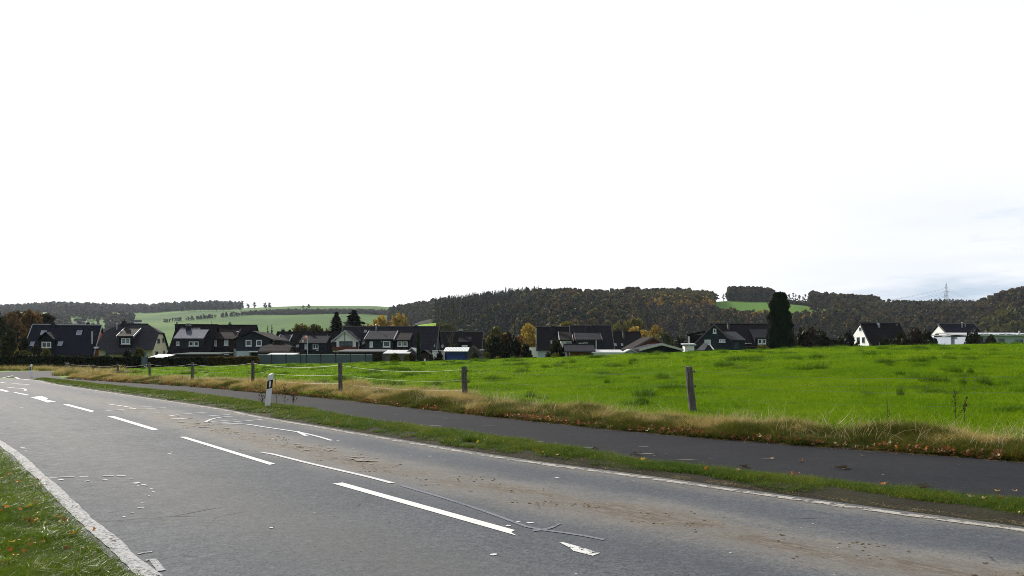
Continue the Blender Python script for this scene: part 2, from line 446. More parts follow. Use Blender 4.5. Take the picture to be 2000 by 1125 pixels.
def mat_paint(name, col=(.72, .71, .68), wear=.5, scale=14, dirt=.3, stain=(.3, .27, .22)):
    """road paint, worn through to the asphalt where the noise says so"""
    t = NT(name); p = t.pos()
    n = t.noise(scale, 6, .75, p); n2 = t.noise(scale * 5, 3, .7, p); n3 = t.noise(1.5, 3, .6, p)
    f = t.math('ADD', t.math('ADD', t.math('MULTIPLY', n, .6), t.math('MULTIPLY', n2, .25)), t.math('MULTIPLY', n3, .15))
    lo = .33 + wear * .2
    a = t.ramp(f, [(lo, 0), (lo + .035, 1)])
    c = t.mix(t.math('MULTIPLY', t.ramp(n, [(.35, 1), (.7, 0)]), dirt), col, stain)
    t.pbr(c, .8, .1, 0, None, a); return t.m

M_GROUND = mat_ground(); M_SOIL = mat_soil(); M_ROAD = mat_road(); M_PATH = mat_path()

# ---- ground sheet: polar grid, fine in front of the camera, out to the horizon
def build_ground():
    ang = np.concatenate([np.linspace(-math.pi, -.78, 40, endpoint=False), np.linspace(-.78, .78, 620, endpoint=False), np.linspace(.78, math.pi, 41)])
    rad = np.concatenate([[0.0], np.geomspace(1.5, 14, 26, endpoint=False), np.geomspace(14, 130, 330, endpoint=False), np.geomspace(130, 4500, 60)])
    A, Rr = np.meshgrid(ang, rad)
    X = np.sin(A) * Rr; Y = np.cos(A) * Rr
    Z = gz(X, Y) - .012
    w = smooth((np.abs(A) - .9) / .25)
    Z = Z * (1 - w) + w * (-.012 - 8 * smooth((Rr - 200) / 300))
    na = len(ang); a = (np.arange(len(rad) - 1)[:, None] * na + np.arange(na - 1)[None]).ravel()
    Q = np.stack([a, a + na, a + na + 1, a + 1], 1)
    o = link('ground', np_mesh('ground', np.stack([X, Y, Z], -1).reshape(-1, 3), Q, M_GROUND)); o['kind'] = 'structure'
build_ground()

nI = len(RC)
def vnoise(X, Y, t): return .018 * np.sin(X * 2.1 + 1.3 * np.sin(Y * 1.7)) * np.sin(t * math.pi) + .045 * np.sin(t * math.pi)
strip('road', -dL - .14, np.zeros(nI) + .12, .012, .012, 0, nI, 14, M_ROAD)
iv1 = iN[-1] - 1                                   # verge ends at the side-road junction
strip('verge', np.zeros(nI) + .12, dN, .010, .006, 0, iv1, 8, M_SOIL, vnoise)
iP = idx[okp][-1]
strip('path', dN, np.maximum(dP, dN + .3), .006, .006, 0, iP, 6, M_PATH)
strip('verge', np.maximum(dP, dN + .3), dP + 2.6, .004, .05, 0, iP, 6, M_SOIL, lambda X, Y, t: .03 * np.sin(X * 1.9) * t)

# side road at the far junction
mb = MB()
sp = [gpt(28, 737.5), gpt(40, 739.8), gpt(60, 742), gpt(85, 743.5), gpt(118, 743), gpt(124, 739), gpt(112, 734), gpt(106, 728), gpt(100, 724.5), gpt(30, 725.5), gpt(-30, 727), (-68, 70), (-50, 64)]
mb.poly([(x, y, .009) for x, y in sp])
t = NT('side_road_asphalt'); p = t.pos(); t.pbr(t.ramp(t.noise(2, 6, .7, p), [(.3, (.08, .08, .085)), (.7, (.12, .118, .115))]), .95, .05, 0, t.bump(t.noise(60, 3, .7, p), .3, .004))
o = mb.build('side_road', t.m); o['kind'] = 'structure'

# ---- markings
M_W1 = mat_paint('fresh_white_paint', (.66, .66, .65), .12, 20, .15)
M_W2 = mat_paint('worn_edge_paint', (.40, .385, .36), .68, 9, .8)
M_W3 = mat_paint('survey_paint', (.60, .61, .64), .08, 30, .35)
M_W4 = mat_paint('faded_paint', (.17, .18, .215), .42, 30, .2, (.15, .15, .17))
M_W5 = mat_paint('crusty_edge_paint', (.50, .50, .505), .50, 34, 1.0, (.15, .15, .155))
ZM = .0165
def quad_mark(mb, pxs, z=ZM):
    mb.poly([(*gpt(*p), z) for p in pxs])
ZK_ = [0]
def line_mark(mb, pts, w, z=ZM, px=True, jag=0.0, taper=False):
    P = np.array([gpt(*p) for p in pts] if px else pts)
    LL = float(np.sum(np.linalg.norm(np.diff(P, axis=0), axis=1)))
    if jag: P, _ = resample(P, min(.12, LL / 4))
    elif len(P) > 2: P, _ = resample(P, min(.2, LL / 6))
    T = np.gradient(P, axis=0); T /= np.linalg.norm(T, axis=1)[:, None] + 1e-9
    Nn = np.stack([-T[:, 1], T[:, 0]], 1); n = len(P)
    jn = lambda: (np.convolve(np.pad(RNG.random(n), 4, mode='edge'), np.ones(9) / 9, 'valid') - .5) * 2.2 + (RNG.random(n) - .5) * .3
    wl = w / 2 * (1 + jag * jn()); wr = w / 2 * (1 + jag * jn())
    if taper: k = np.linspace(1, .3, n); wl *= k; wr *= k
    A = P + Nn * wl[:, None]; B = P - Nn * wr[:, None]
    ZK_[0] = (ZK_[0] + 1) % 9; z = z + ZK_[0] * .0004
    for i in range(n - 1):
        mb.poly([(*A[i], z), (*B[i], z), (*B[i+1], z), (*A[i+1], z)])
mk = MB()
for q in [[(650,947),(669,945),(1006,1039),(998,1043),(1010,1050)], [(350,855),(362,854.6),(538,908),(526,910)], [(208.5,814),(222.5,814),(310,840),(299,842)],
          [(123,791),(132,790),(185,804),(178,806)], [(60,777),(81,774),(94,779),(91,782),(110,785),(93,787),(76,781.5)], [(25,767),(32,767),(57,772),(53,773)],
          [(-16,759.5),(0,760),(19,765),(12,766)], [(-60,750),(-52,750),(-34,756),(-40,757)], [(1890,1258),(1920,1250),(2400,1370),(2370,1390)]]:
    quad_mark(mk, q)
o = mk.build('road_markings', M_W1, fix=False); o['kind'] = 'structure'
mk = MB(); quad_mark(mk, [(1092,1063),(1097,1062),(1137,1073),(1172,1084),(1158,1089.5),(1120,1080),(1112,1073)]); o = mk.build('road_markings', mat_paint('chipped_white_paint', (.62, .62, .61), .58, 12, .2), fix=False); o['kind'] = 'structure'
mk = MB()
Rline = [(a[0] - n[0] * .06, a[1] - n[1] * .06) for a, n in list(zip(RC, NR))[:iv1:3]]
line_mark(mk, Rline, .125, px=False, jag=.5)
o = mk.build('road_markings', M_W2, fix=False); o['kind'] = 'structure'
mk = MB(); line_mark(mk, [tuple(p) for p in LC[::2][:60]], .125, px=False, jag=.5, z=ZM + .004)
line_mark(mk, [(270,1086),(283,1083),(297,1082)], .03); line_mark(mk, [(285,1098),(297,1094),(308,1106),(320,1122)], .045, jag=.8)
line_mark(mk, [(150,1016),(161,1017)], .06)
o = mk.build('road_markings', M_W5, fix=False); o['kind'] = 'structure'
mk = MB(); line_mark(mk, [tuple(p) for p in LC[120::3]], .14, px=False); line_mark(mk, [(30,737),(36,740),(48,741.5),(62,743)], .16)
for a in ([(4,739),(25,734)], [(14,757),(30,758.5),(47,760),(50,763),(44,764)], [(21,749),(40,750.5),(60,752.5)], [(0,747),(12,749)], [(36,752),(44,753)]): line_mark(mk, a, .10)
o = mk.build('road_markings', M_W1, fix=False); o['kind'] = 'structure'
mk = MB()
for a, w in [([(512,886),(525,887.5),(545,892),(600,906),(660,920),(720,934),(780,950)], .055),
          ([(428,828),(480,830),(520,836),(580,845),(620,854),(650,863)], .055), ([(580,844),(590,849),(602,855)], .06),
          ([(428,828),(470,824.5),(520,820)], .05), ([(401,826),(412,820.5),(428,817),(445,815),(466,814)], .055), ([(412,825),(462,821)], .05), ([(408,813.5),(448,811)], .07),
          ([(343,811),(375,808.5),(408,806)], .06), ([(330,820.5),(345,819),(366,819.5)], .09), ([(300,799.2),(324,797)], .05), ([(207,803.5),(235,801.5),(261,799)], .07),
          ([(208,790),(235,793.5),(259,797.5)], .06), ([(261,799),(272,800.5),(323,797.5)], .06), ([(274,796),(296,795)], .06), ([(330,812),(340,813)], .08), ([(298,808),(312,807.5)], .08),
          ([(96,935),(112,935)], .02), ([(118,934.3),(145,934)], .026), ([(156,933.3),(173,933)], .028), ([(201,932.2),(222,932)], .028), ([(228,932),(245,931.8)], .026), ([(115,939),(123,940)], .03), ([(164,943),(174,942)], .03),
          ([(200,940),(210,939)], .03)]:
    line_mark(mk, a, w * 1.3)
def blob(mb, px, py, r, z=ZM, asp=1.0):
    x, y = gpt(px, py); n = 9; a0 = random.random() * 6
    mb.poly([(x + math.cos(a0 + k * 6.283 / n) * r * (.6 + .6 * random.random()), y + asp * math.sin(a0 + k * 6.283 / n) * r * (.6 + .6 * random.random()), z) for k in range(n)])
for px, py, r in [(265,946,.055),(256,938,.02),(270,951,.015),(281,949,.03),(286,952,.02),(296,957,.02),(299,963,.02),(291,971,.015),(285,970,.015),(279,984,.018),(272,995,.02),(279,994,.02),(258,1005,.014),(243,1012,.018),(44,876,.04),(46,879,.05),
                  (50,882,.02),(533,858,.03),(331,888,.03),(336,884,.02),(660,862,.03),(690,879,.03),(840,893,.04),(1088,935,.03),(965,1087,.03),(1035,1024,.035),(993,1030,.03),(1012,1022,.02),(750,940,.02),(348,867,.03),(530,1034,.02),(180,842,.03),(202,843,.02),(112,812,.05),(42,797,.06),(88,798,.05),(2,800,.05),(2,795,.05)]:
    blob(mk, px, py, r)
o = mk.build('road_markings', M_W3, fix=False); o['kind'] = 'structure'
mk = MB(); line_mark(mk, [(780,950),(855,972),(915,991),(975,1012),(1020,1029),(1050,1037),(1130,1048),(1200,1062)], .045)
line_mark(mk, [(1040,1040),(1070,1036),(1095,1026)], .06, taper=True)
o = mk.build('road_markings', M_W4, fix=False); o['kind'] = 'structure'
# pale dried-mud blotches in the right lane
M_MUD = mat_paint('dried_mud', (.25, .23, .20), .62, 7, .6, (.2, .15, .1))
mk = MB()
for px, py, r in [(582,873,.32),(600,877,.3),(575,870,.2),(380,826,.45),(392,829,.35),(415,838,.4),(398,833,.3),(450,849,.2),(475,848,.2),(473,853,.2),(700,899,.4),(725,903,.35),(640,880,.2),(690,893,.2),]:
    for _ in range(5): ZK_[0] += 1; blob(mk, px + random.gauss(0, r * 40), py + random.gauss(0, r * 9), r * random.uniform(.08, .3), ZM + .003 + (ZK_[0] % 60) * .0001)
o = mk.build('dried_mud', M_MUD, fix=False); o['kind'] = 'stuff'
# ------------------------------------------------------------------ vegetation on the ground
def mat_grass(name, stops, scale=.3, trans=.45, yel=None, spec=.3, rough=.45):
    t = NT(name); p = t.pos()
    a = t.node('ShaderNodeAttribute', attribute_name='tint'); oi = t.node('ShaderNodeObjectInfo')
    n = t.noise(scale, 4, .6, p); n2 = t.noise(scale * 7, 3, .6, p)
    f = t.math('ADD', t.math('MULTIPLY', n, .42), t.math('MULTIPLY', n2, .2))
    f = t.math('ADD', f, t.math('MULTIPLY', t.sep(a.outputs['Color'])[0], .28)); f = t.math('ADD', f, t.math('MULTIPLY', oi.outputs['Random'], .10))
    c = t.ramp(f, stops)
    t.leaf(c, trans, rough, spec); return t.m
M_MEADOW = mat_grass('meadow_blades', [(.28, (.05, .12, .002)), (.43, (.115, .23, .003)), (.60, (.20, .32, .004)), (.76, (.33, .36, .02))], spec=.06, trans=.5)
M_TUSS = mat_grass('tussock_blades', [(.3, (.045, .10, .003)), (.55, (.085, .17, .005)), (.8, (.15, .23, .010))], trans=.3, spec=.05)
M_VERGE = mat_grass('verge_blades', [(.25, (.03, .065, .010)), (.42, (.055, .115, .012)), (.58, (.12, .16, .015)), (.74, (.27, .25, .05)), (.85, (.36, .32, .12))], scale=.8, spec=.08)
M_DRY = mat_grass('dry_blades', [(.25, (.07, .08, .012)), (.38, (.20, .19, .035)), (.46, (.42, .32, .10)), (.66, (.58, .44, .19)), (.9, (.70, .57, .32))], scale=.9, trans=.35, spec=.08)
M_LUSH = mat_grass('lush_blades', [(.25, (.03, .065, .004)), (.43, (.075, .14, .005)), (.58, (.15, .22, .008)), (.8, (.22, .24, .02)), (.95, (.27, .26, .05))], scale=1.2, trans=.45, spec=.07, rough=.35)
M_OLIVE = mat_grass('olive_blades', [(.3, (.03, .05, .008)), (.5, (.085, .10, .012)), (.68, (.19, .17, .03)), (.85, (.30, .24, .08))], scale=.9, trans=.35, spec=.06)

def rnd_rot(n, tilt=.12):
    return np.stack([RNG.normal(0, tilt, n), RNG.normal(0, tilt, n), RNG.random(n) * 6.28], 1)
def yawed(n): return np.stack([np.zeros(n), np.zeros(n), RNG.random(n) * 6.28], 1)
def sc(n, lo, hi, zlo=None, zhi=None):
    s = lo + (hi - lo) * RNG.random(n)
    z = s if zlo is None else zlo + (zhi - zlo) * RNG.random(n)
    return np.stack([s, s, z], 1)
def clump_noise(X, Y, l, ph=0):
    s = 0
    for k in range(7):
        a = ph + k * .93; ll = l * (.6 + .17 * k)
        s = s + np.sin((X * math.cos(a) + Y * math.sin(a)) * 6.283 / ll + 2 * k + ph + 1.2 * np.sin(Y / ll * 2.1 + k))
    return s / 4.0

# meadow
def meadow_pts(n, y0, y1, pw=1.0):
    Y = (y0 ** pw + (y1 ** pw - y0 ** pw) * RNG.random(n)) ** (1 / pw)
    px = -60 + 2200 * RNG.random(n); X = (px - 1000) / F * Y
    yf = np.interp(px, PXF, YF_); yc = np.interp(px, PXC, YCV)
    ok = (Y > yf - np.where(px > 1150, 2.0, .2)) & (Y < yc + 5) & (px > 135)
    return X[ok], Y[ok]
pm = [blades('meadow_patch', 190, .55, .085, .011, M_MEADOW, .8) for _ in range(4)]
X, Y = meadow_pts(17000, 13, 36, 1.9)
scatter('meadow_grass', pm, np.stack([X, Y, gz(X, Y) - .012], 1), yawed(len(X)), sc(len(X), .9, 1.35, .6, 1.25))
pm2 = [blades('meadow_patch_wide', 200, 1.0, .10, .026, M_MEADOW, .9) for _ in range(3)]
X, Y = meadow_pts(26000, 34, 100, 1.7)
scatter('meadow_grass', pm2, np.stack([X, Y, gz(X, Y) - .012], 1), yawed(len(X)), sc(len(X), .9, 1.4, .55, 1.2))
# darker rank tussocks left by the grazing animals
pt = [blades('tussock', 300, .28, .24, .013, M_TUSS, .6) for _ in range(4)]
X, Y = meadow_pts(5600, 17, 85, 1.6)
ok = (clump_noise(X, Y, 5) > .3) & (RNG.random(len(X)) < np.interp(Y, [17, 35], [.35, 1])); X, Y = X[ok][:1600], Y[ok][:1600]
s = sc(len(X), .35, 1.5); s[:, 0] *= 1.25; s[:, 2] = .6 + .8 * RNG.random(len(X)) ** 2
scatter('tussock_grass', pt, np.stack([X, Y, gz(X, Y) - .02], 1), yawed(len(X)), s)

# along the road: helper giving points at lateral offset
def along(n, lo, hi, s0, s1, bias=None):
    """lo/hi arrays per index or scalars; returns X,Y,t"""
    i = s0 + (s1 - s0) * RNG.random(n); i0 = i.astype(int); t = RNG.random(n)
    if bias: t = t ** bias
    l = lo[i0] if hasattr(lo, '__len__') else lo; h = hi[i0] if hasattr(hi, '__len__') else hi
    D = l + (h - l) * t
    return RC[i0, 0] + (i - i0) * (RC[np.minimum(i0+1, nI-1), 0] - RC[i0, 0]) + NR[i0, 0] * D, RC[i0, 1] + (i - i0) * (RC[np.minimum(i0+1, nI-1), 1] - RC[i0, 1]) + NR[i0, 1] * D, t, i0
iview = int(np.argmin(np.abs(RC[:, 0] / np.maximum(RC[:, 1], .5) - .80)))
# roadside verge
pv = [blades('verge_patch', 90, .13, .085, .0055, M_VERGE, .9, 2) for _ in range(5)]
X, Y, t_, i0 = along(11500, .26, dN - .02, iview, iv1)
keep = (clump_noise(X, Y, .9) > -.75 - .9 * (t_ - .5)) & (t_ > .06 * (clump_noise(X, Y, 2.2, 1) > 0)) ; keep &= (t_ > smooth((13 - Y) / 4) * (.34 + .30 * clump_noise(X, Y, 1.5, 6))); X, Y, t_ = X[keep], Y[keep], t_[keep]
hz = .35 + .75 * smooth(t_ * 1.6) + .3 * np.clip(clump_noise(X, Y, 1.3, 2), -.5, 1)
hz *= np.where(Y < 11, .75, 1.0)
s = sc(len(X), .8, 1.35); s[:, 2] = np.clip(hz, .2, 1.8)
scatter('verge_grass', pv, np.stack([X, Y, .03 + 0 * X], 1), rnd_rot(len(X)), s)
# grass between the path and the field: short at the path, tall dry tangle behind
pd = [blades('dry_patch', 120, .22, .30, .007, M_DRY, .75, 3) for _ in range(5)]
po_ = [blades('olive_patch', 130, .20, .20, .007, M_OLIVE, .7, 3) for _ in range(4)]
dPe = np.maximum(dP, dN + .3)
X, Y, t_, i0 = along(9000, dPe + .12, dPe + 1.5, iview, iP)
k = clump_noise(X, Y, 1.6, 3)
s = sc(len(X), .8, 1.4); s[:, 2] = np.clip(.25 + .60 * smooth(t_ * 2.2) + .60 * k, .12, 1.5)
scatter('bank_grass', po_, np.stack([X, Y, gz(X, Y) * 0 + .02 + .05 * t_], 1), rnd_rot(len(X)), s)
X, Y, t_, i0 = along(8500, dPe + .35, dPe + 2.6, iview, iP)
k = clump_noise(X, Y, 2.1, 5); keep = k > .05 + .5 * np.abs(t_ - .45) - .50 * smooth((Y - 21) / 9) + .15 * (Y < 19); X, Y, t_, k = X[keep], Y[keep], t_[keep], k[keep]
s = sc(len(X), .7, 1.2); s[:, 2] = .85 * np.clip(.6 + .65 * k, .3, 1.7) * (1 - .25 * np.abs(t_ - .4)) * (.8 + .35 * smooth((Y - 17) / 10))
scatter('dry_grass', pd, np.stack([X, Y, np.maximum(gz(X, Y, False), .06)], 1), rnd_rot(len(X), .18), s)
# single pale seed stalks standing above it
ps = [blades('stalk_patch', 9, .25, .48, .006, mat_grass('straw_stalks', [(.3, (.36, .28, .12)), (.7, (.58, .47, .27))], trans=.3), .6, 4, flat=.25) for _ in range(6)]
X, Y, t_, i0 = along(1100, dPe + .5, dPe + 2.7, iview, iP)
scatter('dry_grass', ps, np.stack([X, Y, np.maximum(gz(X, Y, False), .06)], 1), rnd_rot(len(X), .25), sc(len(X), .5, 1.25))
# far end: rough grass round the junction and behind the side road
X = -72 + 62 * RNG.random(5000); Y = 60 + 32 * RNG.random(5000)
px_ = 1000 + F * X / Y; yr = H * F / Y + YH
ok = (yr < 724) & (px_ < 112) & (yr > 712) & (px_ > -80)
ok |= (px_ > 112) & (px_ < 330) & (Y > np.interp(px_, [112, 330], [60, 44])) & (Y < np.interp(px_, [112, 330], [84, 52]))
X, Y = X[ok], Y[ok]
s = sc(len(X), 1.6, 2.6, .9, 2.0)
scatter('rough_grass', po_ + pd[:2], np.stack([X, Y, gz(X, Y)], 1), rnd_rot(len(X)), s)

# left foreground verge
Epx = [(0,881),(76,949),(151,1032),(242,1119)]
Ew = [gpt(*p) for p in Epx]; Ew = [(1.5, -.3), (-1.2, 3.6)] + Ew + [(-11.5, 15), (-20, 25)]
Ew.sort(key=lambda q: q[1])
ex_, ey_ = np.array([q[0] for q in Ew]), np.array([q[1] for q in Ew])
n = 52000
Y = 3.4 + 12 * RNG.random(n) ** 1.25; X = np.interp(Y, ey_, ex_) - .02 - 4.0 * RNG.random(n)
pxx = 1000 + F * X / Y; ok = (pxx > -160); X, Y = X[ok], Y[ok]
dist = np.interp(Y, ey_, ex_) - X
pl = [blades('lush_patch', 42, .07, .062, .0042, M_LUSH, 1.0, 3, flat=.25) for _ in range(6)]
k = clump_noise(X, Y, .8, 4)
s = sc(len(X), .8, 1.4); s[:, 2] = np.clip(.60 + 1.0 * smooth((dist - .15) / .9) + .45 * k * smooth(dist / .5), .16, 2.0)
scatter('lush_grass', pl, np.stack([X, Y, 0 * X - .005], 1), rnd_rot(len(X), .2), s)
# a few long-bladed arching tufts
pk = [blades('long_tuft', 70, .05, .26, .007, M_LUSH, 1.1, 5, flat=.55) for _ in range(3)]
tp = [gpt(*p) for p in [(25,1045),(10,1110),(60,1000),(-30,1000),(120,1110),(90,1060),(15,925),(-20,960),(150,1125),(60,1125),(190,1122)]]
X = np.array([p[0] for p in tp]); Y = np.array([p[1] for p in tp])
scatter('lush_grass', pk, np.stack([X, Y, 0 * X], 1), rnd_rot(len(X), .2), sc(len(X), .4, .8))

# ------------------------------------------------------------------ fallen leaves
def leaf_mesh(name, mat, r=.055, seed=0, curl=.35):
    """lobed maple-like leaf with stalk, curled"""
    rs = random.Random(seed); mb = MB(); n = 15; v = [(0, 0, 0)]
    for k in range(n):
        a = -1.9 + 3.8 * k / (n - 1) + math.pi / 2
        rr = r * (.55 + .45 * abs(math.cos((k) * math.pi / 3.5))) * (.85 + .3 * rs.random())
        x, y = rr * math.cos(a), rr * math.sin(a); v.append((x, y, curl * (x * x + .6 * y * y) / r + .006 * rs.random()))
    mb.raw(v, [(0, k, k + 1) for k in range(1, n)])
    mb.tube([(0, 0, 0), (0, -r * .5, r * .15), (.1 * r, -r * .95, r * .35)], .0016, 3)
    return mb.mesh(name, mat, fix=False)
def mat_leafc(name, a, b):
    t = NT(name); n = t.noise(22, 4, .6, t.obj()); oi = t.node('ShaderNodeObjectInfo')
    f = t.math('ADD', t.math('MULTIPLY', n, .6), t.math('MULTIPLY', oi.outputs['Random'], .4))
    t.leaf(t.ramp(f, [(.25, a), (.75, b)]), .3); return t.m
ML_O = mat_leafc('orange_leaf', (.30, .075, .012), (.56, .22, .03)); ML_Y = mat_leafc('yellow_leaf', (.55, .36, .03), (.75, .55, .08)); ML_B = mat_leafc('brown_leaf', (.12, .045, .018), (.30, .13, .05)); ML_P = mat_leafc('pale_leaf', (.42, .28, .14), (.62, .48, .28))
lv = [leaf_mesh('leaf_o%d' % i, ML_O, .06, i) for i in range(3)]; lb = [leaf_mesh('leaf_b%d' % i, ML_B, .065, 10 + i, .7) for i in range(4)]
ly = [leaf_mesh('leaf_y%d' % i, ML_Y, .05, 20 + i) for i in range(2)]; lp = [leaf_mesh('leaf_p%d' % i, ML_P, .055, 30 + i, .6) for i in range(2)]
X, Y, t_, i0 = along(5200, dPe - .02, dPe + .5, iview, iP, 1.3)
ok = clump_noise(X, Y, 2.2, 7) + .6 * (Y < 20) > -.1; X, Y = X[ok], Y[ok]
scatter('fallen_leaves', lb + lb + lb[:2] + lv[:1] + lp[:1], np.stack([X, Y, .02 + .10 * RNG.random(len(X))], 1), rnd_rot(len(X), .7), sc(len(X), .4, .9))
X, Y, t_, i0 = along(520, .25, dN - .05, iview, iv1, .8)
ok = clump_noise(X, Y, 1.7, 9) > .2; X, Y = X[ok], Y[ok]
scatter('fallen_leaves', lv + ly + lb[:2] + lp, np.stack([X, Y, .06 + .05 * RNG.random(len(X))], 1), rnd_rot(len(X), .5), sc(len(X), .35, .8))
# heaps in the left foreground
q = []
for (px, py, r, k) in [(8,828+180,.18,9),(60,1075,.16,12),(110,1025,.12,6),(38,955,.10,5),(5,940,.1,5),(75,960,.06,2),(30,1100,.2,6),(0,905,.1,3),(70,1030,.1,5)]:
    x, y = gpt(px, py)
    for _ in range(k): q.append((x + RNG.normal(0, r), y + RNG.normal(0, r * 1.2), .035 + .05 * RNG.random()))
q = np.array(q)
scatter('fallen_leaves', lv + ly[:1] + lb[:1], q, rnd_rot(len(q), .5), sc(len(q), .3, .55))
# straw litter along the path edge
straw = [blades('straw_litter', 14, .16, .05, .004, mat_grass('straw', [(.3, (.25, .15, .06)), (.7, (.5, .36, .18))], trans=.1), 3.2, 1) for _ in range(4)]
X, Y, t_, i0 = along(1500, dPe - .14, dPe + .25, iview, iP)
s = sc(len(X), .6, 1.2); s[:, 2] *= .25
scatter('straw_litter', straw, np.stack([X, Y, .012 + 0 * X], 1), yawed(len(X)), s)
X, Y, t_, i0 = along(1100, .14, .75, iview, iv1, 1.3)
s = sc(len(X), .4, .9); s[:, 2] *= .3
scatter('straw_litter', straw, np.stack([X, Y, .03 + 0 * X], 1), yawed(len(X)), s)
# clods of mud and bits of straw in the dirt band of the road
def clod(name, mat, seed):
    rs = random.Random(seed); mb = MB(); v = []; 
    for j in range(4):
        for k in range(7):
            a = k * 6.283 / 7; rr = (1, .9, .55, .05)[j] * (.8 + .4 * rs.random()); v.append((rr * math.cos(a), rr * math.sin(a) * .7, (0, .25, .5, .6)[j] * (.7 + .5 * rs.random())))
    mb.raw(v, [(j*7+k, j*7+(k+1) % 7, j*7+7+(k+1) % 7, j*7+7+k) for j in range(3) for k in range(7)])
    return mb.mesh(name, mat, fix=False)
M_CL = simple('mud_clod', (.10, .075, .045), .95, .1, 0, .4, 8)
cl = [clod('clod%d' % i, M_CL, i) for i in range(4)]
X, Y, t_, i0 = along(2600, -2.35, -1.4, iview, int(iview + 55))
ok = clump_noise(X, Y, .9, 11) + .7 * clump_noise(X, Y, .3, 3) > .55; X, Y = X[ok], Y[ok]
s = sc(len(X), .004, .020); s[:, 2] *= .55
scatter('mud_clods', cl, np.stack([X, Y, .012 + 0 * X], 1), yawed(len(X)), s)
X, Y, t_, i0 = along(1600, -2.3, -1.45, iview, int(iview + 45))
ok = clump_noise(X, Y, .9, 11) > .35; X, Y = X[ok], Y[ok]
s = sc(len(X), .15, .5); s[:, 2] *= .12
scatter('straw_litter', straw, np.stack([X, Y, .018 + 0 * X], 1), yawed(len(X)), s)
# ------------------------------------------------------------------ houses
V3 = lambda *a: np.array(a, float)
M_TILE = tiles('anthracite_tiles', (.017, .018, .025)); M_TILE2 = tiles('brown_black_tiles', (.012, .011, .014)); M_TILE3 = tiles('grey_tiles', (.034, .035, .043), line=.5)
M_TILE4 = tiles('bluish_black_tiles', (.012, .015, .025)); M_TILEB = tiles('brown_weathered_tiles', (.024, .020, .020))
M_SLATE = slate('slate_cladding', (.030, .040, .054)); M_SLATED = slate('dark_slate_cladding', (.011, .014, .021)); M_SLATEB = slate('brown_slate', (.012, .010, .012))
M_YEL = simple('cream_render', (.55, .52, .36), .9, .1, 0, .1, .8); M_WHT = simple('white_render', (.78, .78, .76), .9, .1, 0, .06, .6); M_WHTB = simple('bluish_render', (.42, .47, .56), .9, .1, 0, .1, .6)
M_ORG = simple('orange_gable', (.42, .10, .03), .8, .2, 0, .2, 2); M_WOODB = simple('red_brown_boards', (.12, .04, .022), .7, .2, 0, .3, 4); M_WOODD = simple('dark_boards', (.03, .02, .018), .8, .2, 0, .3, 3)
M_FR = simple('white_window_frame', (.72, .74, .78), .5, .4, 0, .03); M_FRG = simple('grey_window_frame', (.25, .27, .29), .5, .4, 0, .05)
M_GL = glass('window_glass'); M_GLB = glass('bluish_glass', (.10, .12, .19)); M_BLIND = simple('pale_blind', (.52, .58, .62), .8, .2, 0, .08, 2)
M_MET = simple('zinc', (.42, .44, .46), .4, .5, .6, .12, 3); M_DARKM = simple('dark_metal', (.03, .032, .036), .5, .4, .2, .2, 3)
M_CHIM = slate('slate_chimney', (.028, .032, .04)); M_WOOD = simple('verge_board', (.10, .09, .085), .8, .2, 0, .2, 3); M_WVERGE = simple('pale_verge_board', (.42, .42, .42), .7, .3, 0, .08)
M_SOLAR = glass('solar_cells', (.05, .05, .07)); M_BRK = simple('dark_brick', (.09, .05, .04), .9, .1, 0, .25, 5)
def corr(name, col):
    t = NT(name); s_ = t.sep(t.obj()); w_ = t.math('SINE', t.math('MULTIPLY', s_[0], 34.0)); n = t.noise(1.5, 4, .6, t.obj())
    c = t.ramp(n, [(.3, [k * .85 for k in col]), (.7, [k * 1.12 for k in col])]); c = t.mix(t.ramp(w_, [(.0, .45), (.5, 0)]), c, [k * .45 for k in col]); t.pbr(c, .5, .3, 0, t.bump(w_, .6, .04)); return t.m
M_CORR = corr('corrugated_white', (.62, .63, .64)); M_GREYR = simple('grey_felt', (.13, .13, .135), .95, .05, 0, .15, 1.5)

